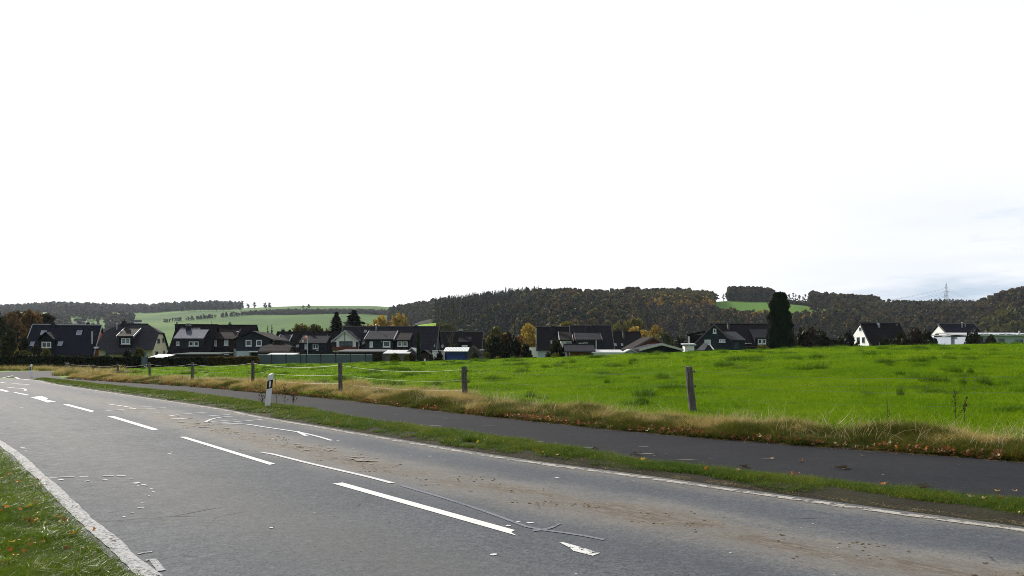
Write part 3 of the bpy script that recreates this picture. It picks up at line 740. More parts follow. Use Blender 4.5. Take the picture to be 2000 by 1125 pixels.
class House:
    def __init__(s, name, label, cat, xl, xr, Y, yaw, D, eave, ridge, wall, roof, group=None, base=-3.4, ov=.35, axis='x', hipL=0, hipR=0, eave_b=None, verge=None, ovx=.25, thick=.16, flat=False, wallbase=None):
        s.yaw = math.radians(yaw); s.D = D; s.ov = ov; s.axis = axis; s.roofmat = roof; s.wallmat = wall
        uc = ((xl + xr) / 2 - 1000) / F; P = V3(uc * Y, Y); d = V3(math.cos(s.yaw), math.sin(s.yaw))
        def hit(px):
            u = (px - 1000) / F; return (u * P[1] - P[0]) / (d[0] - u * d[1])
        a, b = hit(xl), hit(xr); s.W = b - a; C = P + d * (a + b) / 2
        s.loc = V3(C[0], C[1], base)
        s.e = empty(name, tuple(s.loc), s.yaw, label, cat, group)
        if axis == 'x':
            s.ze = (H - (eave - YH) / F * (C[1])) - base
            Yr = C[1] + D / 2 * math.cos(s.yaw); s.zr = (H - (ridge - YH) / F * Yr) - base
        else:
            s.ze = (H - (eave - YH) / F * C[1]) - base; s.zr = (H - (ridge - YH) / F * C[1]) - base
        s.zeb = s.ze if eave_b is None else (H - (eave_b - YH) / F * (C[1] + D)) - base
        W2 = s.W / 2; D2 = D / 2
        s.planes = {'front': (V3(0, 0, 0), V3(0, -1, 0)), 'right': (V3(W2, 0, 0), V3(1, 0, 0)), 'left': (V3(-W2, 0, 0), V3(-1, 0, 0))}
        if flat: # flat or mono-pitch roof
            m = MB(); m.box(-W2, W2, 0, D, 0, s.ze - .02); m.build('wall', wall, s.e)
            m = MB(); m.slab([(-W2-ovx, -ov, s.ze), (W2+ovx, -ov, s.ze), (W2+ovx, D, s.zr), (-W2-ovx, D, s.zr)], (0, 0, thick)); m.build('roof', roof, s.e)
            n = V3(0, -(s.zr - s.ze), D + ov); s.planes['slope'] = (V3(0, -ov, s.ze + thick), n / np.linalg.norm(n)); return
        if axis == 'x':
            k = (s.zr - s.ze) / D2; kb = (s.zr - s.zeb) / D2
            s.k = k
            zf = s.ze - .08; zb = s.zeb - .08
            fr = .62  # half-hip height fraction
            m = MB()
            def gab(x, hip):
                if hip:
                    zh = s.ze + (s.zr - s.ze) * fr; return [(x, 0, 0), (x, 0, zf), (x, D2 * fr, zh - .08), (x, D - D2 * fr, zh - .08), (x, D, zb), (x, D, 0)]
                return [(x, 0, 0), (x, 0, zf), (x, D2, s.zr - .08), (x, D, zb), (x, D, 0)]
            gl, gr = gab(-W2, hipL), gab(W2, hipR)
            m.poly(gl); m.poly(gr[::-1]); m.poly([(-W2,0,0),(W2,0,0),(W2,0,zf),(-W2,0,zf)]); m.poly([(-W2,D,0),(-W2,D,zb),(W2,D,zb),(W2,D,0)])
            m.build('wall', wall, s.e)
            th = (0, 0, thick); xL = -W2 - ovx; xR = W2 + ovx; zo = s.ze - ov * k; zob = s.zeb - ov * kb
            m = MB(); rl = xL + (hipL * D2 * .55 if hipL else 0); rr = xR - (hipR * D2 * .55 if hipR else 0)
            zh = s.ze + (s.zr - s.ze) * fr
            fp = [(xL, -ov, zo), (xR, -ov, zo)] + ([(xR, D2 * fr, zh)] if hipR else []) + [(rr, D2, s.zr), (rl, D2, s.zr)] + ([(xL, D2 * fr, zh)] if hipL else [])
            bp = [(xL, D+ov, zob), (xR, D+ov, zob)] + ([(xR, D - D2 * fr, zh)] if hipR else []) + [(rr, D2, s.zr), (rl, D2, s.zr)] + ([(xL, D - D2 * fr, zh)] if hipL else [])
            m.slab(fp, th); m.slab(bp, th)
            if hipR: m.slab([(xR, D2 * fr, zh), (xR, D - D2 * fr, zh), (rr, D2, s.zr)], th)
            if hipL: m.slab([(xL, D2 * fr, zh), (xL, D - D2 * fr, zh), (rl, D2, s.zr)], th)
            s.roof = m.build('roof', roof, s.e)
            m = MB(); m.tube([(rl, D2, s.zr + thick), (rr, D2, s.zr + thick)], .12, 6); m.build('ridge_tiles', verge or roof, s.roof)
            m = MB(); m.tube([(xL, -ov - .06, zo + .02), (xR, -ov - .06, zo + .02)], .07, 6); m.build('gutter', M_DARKM, s.roof)
            if verge and not hipR:
                for x in (xL - .03, xR + .03):
                    m = MB(); m.slab([(x - .05, -ov, zo - .08), (x - .05, D2, s.zr - .08), (x + .05, D2, s.zr - .08), (x + .05, -ov, zo - .08)], (0, 0, .27)); m.build('verge_board', verge, s.roof)
            n = V3(0, -k, 1); s.planes['slope'] = (V3(0, 0, s.ze + thick), n / np.linalg.norm(n))
        else:
            k = (s.zr - s.ze) / W2; s.k = k
            m = MB(); g = lambda y: [(-W2, y, 0), (W2, y, 0), (W2, y, s.ze - .08), (0, y, s.zr - .08), (-W2, y, s.ze - .08)]
            m.poly(g(0)); m.poly(g(D)[::-1]); m.poly([(-W2,0,0),(-W2,0,s.ze-.08),(-W2,D,s.ze-.08),(-W2,D,0)]); m.poly([(W2,0,0),(W2,D,0),(W2,D,s.ze-.08),(W2,0,s.ze-.08)])
            m.build('wall', wall, s.e)
            m = MB(); th = (0, 0, thick)
            for sg in (-1, 1):
                m.slab([(sg * (W2 + ov), -ovx, s.ze - ov * k), (0, -ovx, s.zr), (0, D + ovx, s.zr), (sg * (W2 + ov), D + ovx, s.ze - ov * k)], th)
            s.roof = m.build('roof', roof, s.e)
            if verge:
                for sg in (-1, 1):
                    m = MB(); m.slab([(sg * (W2 + ov), -ovx - .05, s.ze - ov * k - .1), (0, -ovx - .05, s.zr - .1), (0, -ovx - .12, s.zr - .1), (sg * (W2 + ov), -ovx - .12, s.ze - ov * k - .1)], (0, 0, .28)); m.build('verge_board', verge, s.roof)
            for nm, sg in (('slope', -1), ('slopeR', 1)):
                n = V3(sg * k, 0, 1); s.planes[nm] = (V3(0, 0, s.zr + thick), n / np.linalg.norm(n))
    def ray(s, px, py):
        o = V3(0, 0, H) - s.loc; d = V3((px - 1000) / F, 1, -(py - YH) / F)
        c, q = math.cos(-s.yaw), math.sin(-s.yaw); r = lambda v: V3(c * v[0] - q * v[1], q * v[0] + c * v[1], v[2])
        return r(o), r(d)
    def on(s, plane, px, py):
        P, n = s.planes[plane] if isinstance(plane, str) else plane
        o, d = s.ray(px, py); t = ((P - o) @ n) / (d @ n); return o + d * t
    def rect(s, plane, x0, y0, x1, y1):
        P, n = s.planes[plane] if isinstance(plane, str) else plane
        tt = np.cross(V3(0, 0, 1), n); tt = tt / np.linalg.norm(tt); up = np.cross(n, tt)
        xm, ym = (x0 + x1) / 2, (y0 + y1) / 2; c = s.on(plane, xm, ym)
        a = sorted([(s.on(plane, x0, ym) - c) @ tt, (s.on(plane, x1, ym) - c) @ tt]); b = sorted([(s.on(plane, xm, y1) - c) @ up, (s.on(plane, xm, y0) - c) @ up])
        return c, tt, up, n, a, b
    def panel(s, name, mat, plane, x0, y0, x1, y1, th=.06, label=None, parent=None, off=0.0):
        c, t, u, n, a, b = s.rect(plane, x0, y0, x1, y1); m = MB()
        m.slab([c + t*a[0] + u*b[0] + n*off, c + t*a[1] + u*b[0] + n*off, c + t*a[1] + u*b[1] + n*off, c + t*a[0] + u*b[1] + n*off], n * th)
        o = m.build(name, mat, parent or s.e)
        if label: o['label'] = label
        return o
    def window(s, plane, x0, y0, x1, y1, frame=None, pane=None, cols=1, rows=1, fw=.12, label=None, name='window', sill=True):
        frame = frame or M_FR; pane = pane or M_GL
        c, t, u, n, a, b = s.rect(plane, x0, y0, x1, y1); q = lambda A, B, o: c + t * A + u * B + n * o
        def bar(m, A0, A1, B0, B1, o0=.02, o1=.09): m.slab([q(A0, B0, o0), q(A1, B0, o0), q(A1, B1, o0), q(A0, B1, o0)], n * (o1 - o0))
        m = MB(); bar(m, a[0], a[1], b[0], b[0] + fw); bar(m, a[0], a[1], b[1] - fw, b[1]); bar(m, a[0], a[0] + fw, b[0] + fw, b[1] - fw); bar(m, a[1] - fw, a[1], b[0] + fw, b[1] - fw)
        iw = (a[1] - a[0] - 2 * fw) / cols
        for k in range(1, cols): x = a[0] + fw + iw * k; bar(m, x - fw * .45, x + fw * .45, b[0] + fw, b[1] - fw)
        for k in range(1, rows):
            z = b[0] + fw + (b[1] - b[0] - 2 * fw) * k / rows
            for j in range(cols): bar(m, a[0] + fw + iw * j + (fw * .45 if j else 0), a[0] + fw + iw * (j + 1) - (fw * .45 if j < cols - 1 else 0), z - .03, z + .03, .02, .08)
        w = m.build(name, frame, s.e); m = MB(); bar(m, a[0] + .02, a[1] - .02, b[0] + .02, b[1] - .02, .004, .035); m.build('pane', pane, w)
        if sill and isinstance(plane, str) and plane == 'front' or (sill and not isinstance(plane, str)):
            m = MB(); bar(m, a[0] - .06, a[1] + .06, b[0] - .07, b[0] - .004, .02, .17); m.build('sill', frame, w)
        if label: w['label'] = label
        return w
    def skylight(s, x0, y0, x1, y1, plane='slope'): return s.window(plane, x0, y0, x1, y1, M_FRG, M_GLB, fw=.07, name='skylight', sill=False)
    def dormer_shed(s, x0, x1, back, eave, bottom, wall=None, roof=None, ov=.3, verge=None):
        xm = (x0 + x1) / 2; p = s.on('slope', xm, bottom); yf = p[1]; pl = (V3(0, yf, 0), V3(0, -1, 0))
        A = s.on(pl, x0, eave)[0]; B = s.on(pl, x1, eave)[0]; ze = s.on(pl, xm, eave)[2]; zb0 = p[2] - .25
        q = s.on('slope', xm, back); yb, zb = q[1], max(q[2], ze + .15); yb = min(yb, s.D * .5 - .05)
        m = MB(); tri = lambda x: [(x, yf, zb0), (x, yf, ze), (x, yb, zb), (x, yb, zb0)]
        m.slab(tri(A + .1), (B - A - .2, 0, 0)); d = m.build('dormer', wall or s.wallmat, s.e)
        kk = (zb - ze) / (yb - yf); m = MB(); m.slab([(A - .1, yf - ov, ze - ov * kk + .01), (B + .1, yf - ov, ze - ov * kk + .01), (B + .1, yb, zb + .01), (A - .1, yb, zb + .01)], (0, 0, .16))
        r = m.build('dormer_roof', roof or s.roofmat, d)
        if verge:
            for x in (A - .14, B + .14):
                m = MB(); m.slab([(x - .05, yf - ov, ze - ov * kk - .05), (x + .05, yf - ov, ze - ov * kk - .05), (x + .05, yb, zb - .05), (x - .05, yb, zb - .05)], (0, 0, .27)); m.build('verge_board', verge, d)
        return pl
    def dormer_gable(s, ax, ay, x0, x1, eave, bottom, wall=None, roof=None, verge=None, fo=0):
        p = s.on('slope', ax, bottom); yf = p[1] - fo; pl = (V3(0, yf, 0), V3(0, -1, 0))
        A = s.on(pl, x0, eave)[0]; B = s.on(pl, x1, eave)[0]; C = (A + B) / 2; ze = s.on(pl, ax, eave)[2]; za = s.on(pl, ax, ay)[2]; zb0 = p[2] - .3
        yb = min(s.D / 2 + .1, (za - s.ze) / s.k); yw = max(yf + .6, yb - .2)
        m = MB(); m.slab([(A + .25, yf, zb0), (B - .25, yf, zb0), (B - .25, yf, ze), (C, yf, za - .06), (A + .25, yf, ze)], (0, yw - yf, 0)); d = m.build('dormer', wall or s.wallmat, s.e)
        m = MB(); kk = (za - ze) / (C - A)
        for x, sg in ((A, -1), (B, 1)): m.slab([(x, yf - .3, ze + .02), (C, yf - .3, za), (C, yb, za), (x, yb, ze + .02)], (0, 0, .15))
        m.build('dormer_roof', roof or s.roofmat, d)
        if verge:
            for x in (A, B):
                m = MB(); m.slab([(x, yf - .36, ze - .12), (C, yf - .36, za - .12), (C, yf - .31, za - .12), (x, yf - .31, ze - .12)], (0, 0, .27)); m.build('verge_board', verge, d)
        return pl
    def chimney(s, x0, x1, top, bottom=None, mat=None, cap=None, dep=.7, y=None):
        xm = (x0 + x1) / 2
        if y is None: y = s.on('slope', xm, bottom)[1] if bottom else s.D / 2
        y = min(y, s.D / 2 + .2); pl = (V3(0, y, 0), V3(0, -1, 0)); A = s.on(pl, x0, top)[0]; B = s.on(pl, x1, top)[0]; zt = s.on(pl, xm, top)[2]
        zb = (s.ze + s.k * y - .5) if s.axis == 'x' else s.ze
        m = MB(); m.box(A, B, y, y + dep, zb, zt); m.build('chimney', mat or M_CHIM, s.e)
        c = [ch for ch in s.e.children if ch.name.startswith('chimney')][-1]
        m = MB(); m.box(A - .07, B + .07, y - .07, y + dep + .07, zt + .003, zt + .10); m.build('chimney_cap', cap or M_DARKM, c)
        if cap: m = MB(); m.box(A, B, y, y + dep, zt + .3, zt + .36); m.box(A+.05, A+.12, y+.05, y+.12, zt+.1, zt+.3); m.box(B-.12, B-.05, y+.05, y+.12, zt+.1, zt+.3); m.build('rain_cover', cap, c)
        else:
            m = MB(); m.tube([((A+B)/2, y + dep/2, zt + .1), ((A+B)/2, y + dep/2, zt + .42)], .11, 8); m.build('chimney_pot', M_DARKM, c)
    def pipe(s, px, top, bottom, r=.07, mat=None, ball=0, name='vent_pipe'):
        p = s.on('slope', px, bottom); pl = (V3(0, p[1], 0), V3(0, -1, 0)); t = s.on(pl, px, top)
        m = MB(); m.tube([p - V3(0, 0, .1), V3(p[0], p[1], t[2])], r, 8)
        if ball: m.tube([V3(p[0], p[1], t[2]), V3(p[0], p[1], t[2] + ball * .4), V3(p[0], p[1], t[2] + ball)], [r * 1.4, ball * .9, r], 8)
        m.build(name, mat or M_DARKM, s.e)
    def dish(s, px, py, r_px, mat=None, y=None):
        y = s.D / 2 if y is None else y; pl = (V3(0, y, 0), V3(0, -1, 0)); c = s.on(pl, px, py); r = r_px / F * s.loc[1]
        m = MB(); prev = None; m.tube([c + V3(0, .25, -.2), c + V3(0, .3, -r - .8)], .04, 6)
        rings = [[c + V3(math.cos(k * .5236) * r * q, .28 * (1 - q * q) * r * 1.2, math.sin(k * .5236) * r * q) for k in range(12)] for q in (1, .66, .33, .02)]
        for A_, B_ in zip(rings[:-1], rings[1:]):
            for k in range(12): m.poly([A_[k], A_[(k+1) % 12], B_[(k+1) % 12], B_[k]])
        m.tube([c + V3(0, 0, -r), c + V3(0, -r * .8, -r * .2)], .025, 5)
        m.build('satellite_dish', mat or M_DARKM, s.e)

GH = 'houses of the village below the meadow'
# A: long dark bungalow
h = House('house', 'long dark tiled bungalow with small gabled dormer and orange side gable, leftmost house', 'house', 48, 181, 112, 16, 9, 688, 636.5, M_SLATED, M_TILE4, GH, verge=M_FRG, ov=.5)
h.panel('gable_facing', M_ORG, 'right', 182, 692, 182.6, 692.5, .03) if False else None
m = MB(); W2 = h.W / 2
m.slab([(W2 + .004, .1, 0), (W2 + .004, h.D - .1, 0), (W2 + .004, h.D - .1, h.ze - .1), (W2 + .004, h.D / 2, h.zr - .3), (W2 + .004, .1, h.ze - .1)], (.04, 0, 0)); o = m.build('gable_cladding', M_ORG, h.e); o['label'] = 'orange clad side gable'
for r in [(79.5,646,90,655), (149.5,646,160,655), (59,668,67.5,676), (113,667,122.5,676)]: h.skylight(*r)
pl = h.dormer_gable(88.5, 650, 73, 106, 665, 686)
h.window(pl, 81.5, 667.5, 100, 679, cols=2)
h.chimney(100, 107, 632.5, 638); h.dish(172, 633, 4); h.pipe(180, 647, 671, .12, M_MET)
h.window('front', 147, 690, 155, 697, M_FR)
# B: cream half-hipped house
h = House('house', 'cream rendered house with half-hipped grey tiled roof and a flat topped dormer', 'house', 193, 298, 114, 11.5, 9, 677.5, 635, M_YEL, M_TILE3, GH, hipL=.8, hipR=.8, ov=.6)
pl = h.dormer_shed(231, 260, 642.5, 657, 679, M_SLATED, M_TILEB, .4, verge=M_FRG); h.window(pl, 237, 660, 254.5, 672, M_FR, M_GLB, cols=2, rows=2)
pts = [h.on('slope', 188, 677), None]
m = MB(); k = h.k; xa = h.on('front', 214, 680)[0]; xb = h.on('front', 270, 680)[0]
m.slab([(xa, -1.5, h.ze - 1.5 * k), (xb, -1.5, h.ze - 1.5 * k), (xb + .5, -.55, h.ze - .55 * k), (xa - .5, -.55, h.ze - .55 * k)], (0, 0, .15)); m.build('canopy_roof', M_TILE3, h.e)
h.chimney(238, 245, 628, 639); h.pipe(228.5, 633, 643, .07, ball=.22, mat=M_MET)
h.window('front', 206, 687, 213, 697, M_FRG); h.window('front', 277.5, 687, 286, 696, M_FRG)
for r in [(307,661,312,671), (316.5,659.5,320.5,669.5), (303,686,308.5,694), (318,684.5,321.5,692)]: h.window('right', *r, M_FRG, fw=.08)
m = MB(); m.box(h.on('front', 187, 679)[0], h.on('front', 194, 679)[0], -.9, -.1, h.on('front', 190, 680.5)[2], h.on('front', 190, 677.5)[2]); m.build('gutter_end', M_WHT, h.e)
# C: house with solar roof
h = House('house', 'black slated house with solar panels on its wide box dormer, beside the cream house', 'house', 330, 407, 126, 7, 10, 690, 636, M_SLATED, M_TILE2, GH)
pl = h.dormer_shed(341, 397, 645.5, 661, 679, M_SLATE, M_SOLAR, .35, verge=None)
h.window(pl, 369, 667, 378, 676, M_FR); h.window(pl, 379, 667, 388, 676, M_FR); h.window(pl, 345, 667, 350.5, 674.5, M_FR)
h.chimney(362.5, 371, 635.5, 650, cap=M_WVERGE); h.chimney(341.5, 347, 634, 640)
for px in (352, 360, 368, 376, 384): h.panel('solar_panel', M_SOLAR, 'slope', px, 640.5, px + 7, 645, .05)
# D
h = House('house', 'black house whose box dormer has one large window with a white blind', 'house', 396, 484, 129, 5, 11, 694, 637, M_SLATEB, M_TILE2, GH)
pl = h.dormer_shed(396, 458, 645, 661.5, 680, M_WOODD, M_TILEB, .35, verge=M_WOOD)
h.window(pl, 403.5, 663.5, 423.5, 676, M_FR, M_BLIND); h.window(pl, 438, 663.5, 446, 675, M_FR, M_BLIND)
h.pipe(464, 650, 657, .10, M_MET, ball=.3); h.chimney(446, 450, 633, 639); h.window('front', 438.5, 687.5, 447, 694, M_FR, M_BLIND)
h.pipe(413.5, 627, 640, .03, name='aerial')
# E gable front slate
h = House('house', 'blue grey slate house with its gable and two white windows towards the meadow', 'house', 461, 527, 119, 4, 11, 662, 648, M_SLATE, M_TILEB, GH, axis='y', ov=.5, ovx=.4)
h.window('front', 480, 664, 491.5, 676, M_FR); h.window('front', 500.5, 664, 511.5, 676, M_FR)
h.panel('annex_wall', M_WHTB, 'front', 466, 685.5, 491, 699, 1.2, 'white lower block'); h.panel('canopy', M_WHT, 'front', 491.3, 685.5, 513, 688, 1.4)
m = MB(); W2 = h.W / 2; m.box(W2 + .01, W2 + 1.5, .8, 9, 0, h.ze - .5); o = m.build('side_wing', M_SLATE, h.e)
h.window((V3(0, .8, 0), V3(0, -1, 0)), 532.5, 663, 536, 673.5, M_FR)
m = MB(); m.box(W2 + .01, W2 + 1.7, .5, 9.2, h.ze - .5, h.ze - .3); m.build('wing_roof', M_TILEB, h.e)
m = MB(); m.box(-W2 - .5, -W2 - .1, .5, 1, 0, h.ze - 1.5); m.build('downpipe_box', M_FRG, h.e)
# pergola/garage roof in front of E
h = House('garage', 'low brown hipped garage roof in front of the slate gabled house', 'garage', 508, 562, 112, 4, 5, 687, 673.5, M_WOODD, M_TILEB, None, hipL=1, hipR=1, ov=.3)
# F
h = House('house', 'long low black roofed house with a grey clad dormer behind the windsock', 'house', 530, 585, 138, 3, 10, 688, 650, M_SLATEB, M_TILE2, GH)
pl = h.dormer_shed(541, 562, 655, 670, 678, M_SLATE, M_TILE3, .3, verge=M_WVERGE); h.window(pl, 545.5, 671.5, 551.5, 678, M_FR, cols=2)
h.chimney(549.5, 554.5, 644, 650, cap=M_WVERGE); h.dish(566, 646.5, 3)
h = House('house', 'black roofed house with white windows in a slate dormer, left of the white gable', 'house', 585.5, 655, 137, 3, 10, 689, 650, M_SLATEB, M_TILE2, GH)
pl = h.dormer_shed(585, 637, 657, 670.5, 685, M_SLATE, M_TILE4, .3)
h.window(pl, 595, 671.5, 601.5, 681.5, M_FR, M_BLIND); h.window(pl, 611, 671.5, 622, 681.5, M_FR, cols=2); h.panel('wall_lamp', M_FR, pl, 618, 684, 622, 685.2, .1)
h.chimney(602, 606.5, 647, 652); h.pipe(640, 653.5, 656, .06, M_MET); h.skylight(578.5, 674, 584, 679)
# G big pair
h = House('house', 'white infilled gable with dark balcony window and two box dormers, the widest house', 'house', 661, 849, 126, 0, 10, 682, 639.5, M_SLATE, M_TILE, GH, verge=M_WOOD)
pl = h.dormer_gable(675, 646.5, 647.5, 701, 668, 684, M_WHT, M_TILE3, verge=M_WVERGE, fo=.8)
pf = (pl[0] + V3(0, -.02, 0), pl[1])
h.panel('gable_side_cladding', M_SLATE, pf, 650, 668, 657, 684, .05); h.panel('gable_side_cladding', M_SLATE, pf, 695.5, 668, 700, 684, .05)
w = h.window(pf, 663, 666.5, 688.5, 677, M_DARKM, cols=3, sill=False); h.panel('mullion', M_DARKM, pf, 673, 651, 674.2, 666.3, .06)
h.panel('balcony', M_WOODB, pf, 651, 677.5, 697, 684.5, .9, 'red brown boarded balcony')
pl = h.dormer_shed(713.5, 768, 648, 663, 684, M_SLATE, M_TILE3, .35, verge=M_WVERGE)
h.window(pl, 722, 667, 728.5, 678, M_FR, M_BLIND); h.window(pl, 748, 666, 762.5, 678, M_FR, fw=.16); h.panel('wall_lamp', M_FR, pl, 744.3, 666, 746, 668, .15)
pl = h.dormer_shed(772.5, 800, 651.5, 664.5, 684, M_SLATED, M_TILEB, .3); h.window(pl, 776.5, 667, 785.5, 676.5, M_FR, rows=2); h.window(pl, 786.5, 667, 796, 676.5, M_FR, rows=2)
h.chimney(809.5, 815, 635.5, 641, cap=M_WVERGE); h.pipe(734.5, 636.5, 650, .07, ball=.25, mat=M_MET); h.pipe(699, 639, 647, .08); h.skylight(711, 645, 716, 650)
h.window('slope', 707, 668, 712, 673, M_FRG, fw=.06, sill=False); h.pipe(848.5, 673, 677, .1, M_WVERGE)
# H
h = House('house', 'brown black roofed house with a pale right verge behind the blue shed', 'house', 852, 939, 142, 0, 10, 690, 649.5, M_SLATEB, M_TILE2, GH, verge=M_WOOD)
h.chimney(896.5, 903.5, 646.5, 661, cap=M_WVERGE); h.window('slope', 854.5, 654.5, 858, 660, M_FR, M_BLIND, fw=.1, sill=False)
h.window('front', 902, 674, 913, 680, M_FR, M_BLIND); h.skylight(862, 674, 866, 680); h.dormer_shed(896, 919, 659, 668, 678)
# I
h = House('house', 'dark roofed semi-detached house with a white dormer window pair and grey dish', 'house', 1051, 1119, 122, -1, 10, 682, 640, M_WHTB, M_TILE2, GH, verge=M_WOOD)
pl = h.dormer_shed(1094, 1117.5, 650, 665, 680, M_WHT, M_TILEB, .3, verge=M_WVERGE)
h.window(pl, 1096.5, 666, 1103.5, 676.5, M_FR, M_BLIND); h.window(pl, 1104.5, 666, 1116, 676.5, M_FR, M_GLB)
h.chimney(1076, 1084.5, 637, 650, cap=M_WOOD); h.dish(1052.5, 641.5, 4.5, M_MET); h.skylight(1075.5, 666, 1080, 672)
h.panel('wall_panel', M_WHTB, 'front', 1056, 683.5, 1074, 694, .08)
m = MB(); W2 = h.W / 2; m.box(-W2 - 1.6, -W2 - .01, 1, 4, h.ze - 1.1, h.ze + .3); m.box(-W2 - 1.7, -W2 - .01, .9, 4.1, h.ze - 1.2, h.ze - 1.105); o = m.build('balcony', M_WHT, h.e); o['label'] = 'white side balcony'
m = MB(); m.box(-W2 - .35, -W2 - .27, 1, 1.2, h.ze - 1, h.ze + 3.4); m.build('downpipe', M_WHT, h.e)
# J
h = House('house', 'grey tiled semi-detached house with a wide recessed box dormer behind the brown hut', 'house', 1119.5, 1197, 121, -1, 10, 684, 637.5, M_SLATED, M_TILE, GH, verge=M_WOOD)
pl = h.dormer_shed(1125.5, 1174, 652, 663.5, 684, M_SLATE, M_TILE3, .5, verge=M_WOOD)
h.window(pl, 1130, 669.5, 1138, 676, M_FR); h.window(pl, 1139, 669, 1147.5, 676, M_FR); h.panel('post', M_WVERGE, pl, 1163, 664.5, 1165, 683, .5)
h.panel('recess_soffit', M_DARKM, pl, 1127, 664, 1162.6, 667, .3)
h.chimney(1154.5, 1161.5, 636, 648.5); h.pipe(1143, 637, 653, .04, name='aerial'); h.pipe(1168, 655, 660, .07)
# K
h = House('house', 'plain black roofed house with a thin chimney, right of the grey tiled pair', 'house', 1193, 1256, 142, 0, 9, 684, 650, M_SLATEB, M_TILE2, GH)
h.chimney(1216, 1219.5, 647.5, 661, mat=M_WOOD); h.skylight(1200, 671, 1204, 676); h.skylight(1213, 671, 1217, 676)
# L dark carport + pale roof
h = House('garage', 'low gabled garage with dark boarded front and open eaves', 'garage', 1236, 1313, 104, 3, 7, 681, 659.5, M_WOODB, M_TILEB, None, axis='y', ov=.3, verge=M_WOOD)
h = House('carport', 'pale roofed open carport in front of the dark boarded garage', 'carport', 1252, 1328, 97, 6, 5, 683, 673, M_SLATED, M_TILE3, None, axis='y', ov=.3, verge=M_WVERGE, ovx=.4)
# M gable towards camera
h = House('house', 'dark slate gable with a small attic window facing the meadow, left of the tall cypress', 'house', 1357, 1433, 112, -14, 10, 671, 634.5, M_SLATE, M_TILEB, GH, axis='y', ov=.4, verge=M_WOOD)
h.window('front', 1392.5, 642, 1399, 651, M_FR); w = h.window('front', 1376, 663.5, 1388, 673, M_FR, M_BLIND); h.window('front', 1404.5, 663, 1416.5, 668.5, M_FR, cols=3)
m = MB(); W2 = h.W / 2; m.slab([(-W2 - .9, 1.5, h.ze - 1), (-W2 - .9, 6, h.ze - 1), (-W2 - .9, 6, h.ze + 1.3), (-W2 - .9, 1.5, h.ze + 1.3)], (1.9, 0, 0)); d = m.build('dormer', M_SLATEB, h.e)
m = MB(); m.slab([(-W2 - 1.2, 1.2, h.ze + 1.31), (-W2 + 1.5, 1.2, h.ze + 1.75), (-W2 + 1.5, 6.3, h.ze + 1.75), (-W2 - 1.2, 6.3, h.ze + 1.31)], (0, 0, .15)); m.build('dormer_roof', M_TILEB, d)
m = MB(); m.box(-W2 - 1.0, -W2 - .75, 1.35, 1.49, h.ze - .9, h.ze + 1.1); m.build('corner_board', M_WHT, d)
h = House('annex', 'low dark slate annex with grey pitched roof joined to the slate gable', 'annex', 1431, 1453, 110, -3, 6, 666, 648.5, M_SLATE, M_TILE3, None, flat=True, ov=.3)
h.panel('door', M_GL, 'front', 1434, 668, 1443, 681, .05)
h = House('shed', 'white shed with flat roof and leaning boards at the meadow edge', 'shed', 1338, 1356, 100, -8, 4, 675, 672, M_WHT, M_FRG, None, flat=True, ov=.2)
# N
h = House('house', 'long black roofed house partly hidden by the tall cypress', 'house', 1400, 1530, 136, -4, 10, 674, 635, M_SLATEB, M_TILE2, GH)
pl = h.dormer_shed(1474, 1512, 645, 660, 674, M_SLATED, M_TILE, .3); h.window(pl, 1480, 662, 1488, 672, M_FR); h.window(pl, 1489, 662, 1496, 672, M_FR)
h.chimney(1421.5, 1425, 633, 645, mat=M_WOOD); h.panel('gutter_board', M_WVERGE, 'front', 1455, 670, 1467, 671, .5)
# small dark gable behind bushes
h = House('barn', 'small dark gabled barn among the bushes right of the cypress', 'barn', 1606, 1638, 118, 20, 7, 662, 650, M_WOODD, M_TILE2, None, base=-1)
# O white A
h = House('house', 'steep black roofed house with a bright white triangular end wall', 'house', 1700.5, 1778, 122, 2, 6.6, 674.5, 633, M_WHT, M_TILE2, GH, ov=.25, eave_b=660, verge=M_DARKM, ovx=.06)
for r in [(1678.8,639.5,1682.3,646.5), (1674,658.5,1679,670), (1684.3,658.5,1689.3,670)]: h.window('left', *r, M_FRG, fw=.07)
h.chimney(1716, 1719, 630.5, 640, mat=M_FRG); h.pipe(1752, 632.5, 635, .06, M_MET)
# P
h = House('house', 'white gabled house with long low white extension at the right edge', 'house', 1862, 1930, 118, 0, 8, 664, 634, M_WHT, M_TILE4, GH, ov=.2, verge=M_WOOD, ovx=.15)
h.pipe(1879, 631, 640, .05, M_MET, ball=.15); h.window('left', 1850, 660, 1853.5, 668, M_FRG, fw=.07)
h.pipe(1885, 632, 638, .04, M_MET, name='aerial')
h = House('annex', 'low white flat roofed annex joined to the white gabled house', 'annex', 1857, 1899, 111, 0, 5, 656, 655, M_WHTB, M_FRG, None, flat=True, ov=.4)
h.window('front', 1867, 663, 1870.5, 672, M_FRG, fw=.07); h.window('front', 1890.5, 663, 1896.5, 672, M_FRG, fw=.07)
h = House('workshop', 'long low pale blue workshop with a wavy light metal roof', 'workshop', 1902, 2060, 106, 0, 9, 656.5, 650, M_WHTB, M_MET, None, flat=True, ov=.6)
for r in [(1950, 661, 1962, 672), (1982, 663, 1989, 670), (1990.5, 663, 1998, 670), (1921, 661, 1933, 672)]: h.window('front', *r, M_FRG, fw=.07)
h.panel('wall_panel', M_DARKM, 'front', 1903, 658, 1920, 675, .03); h.pipe(1991, 646, 652, .12, M_WVERGE)
m = MB()
for k in range(22):
    x = -h.W / 2 + k * h.W / 22; m.tube([(x, -.6, h.ze + .20), (x + h.W / 22, -.6, h.ze + .20 + .10 * math.sin(k * 1.1))], .09, 6)
m.build('roof_edge', M_MET, h.e)

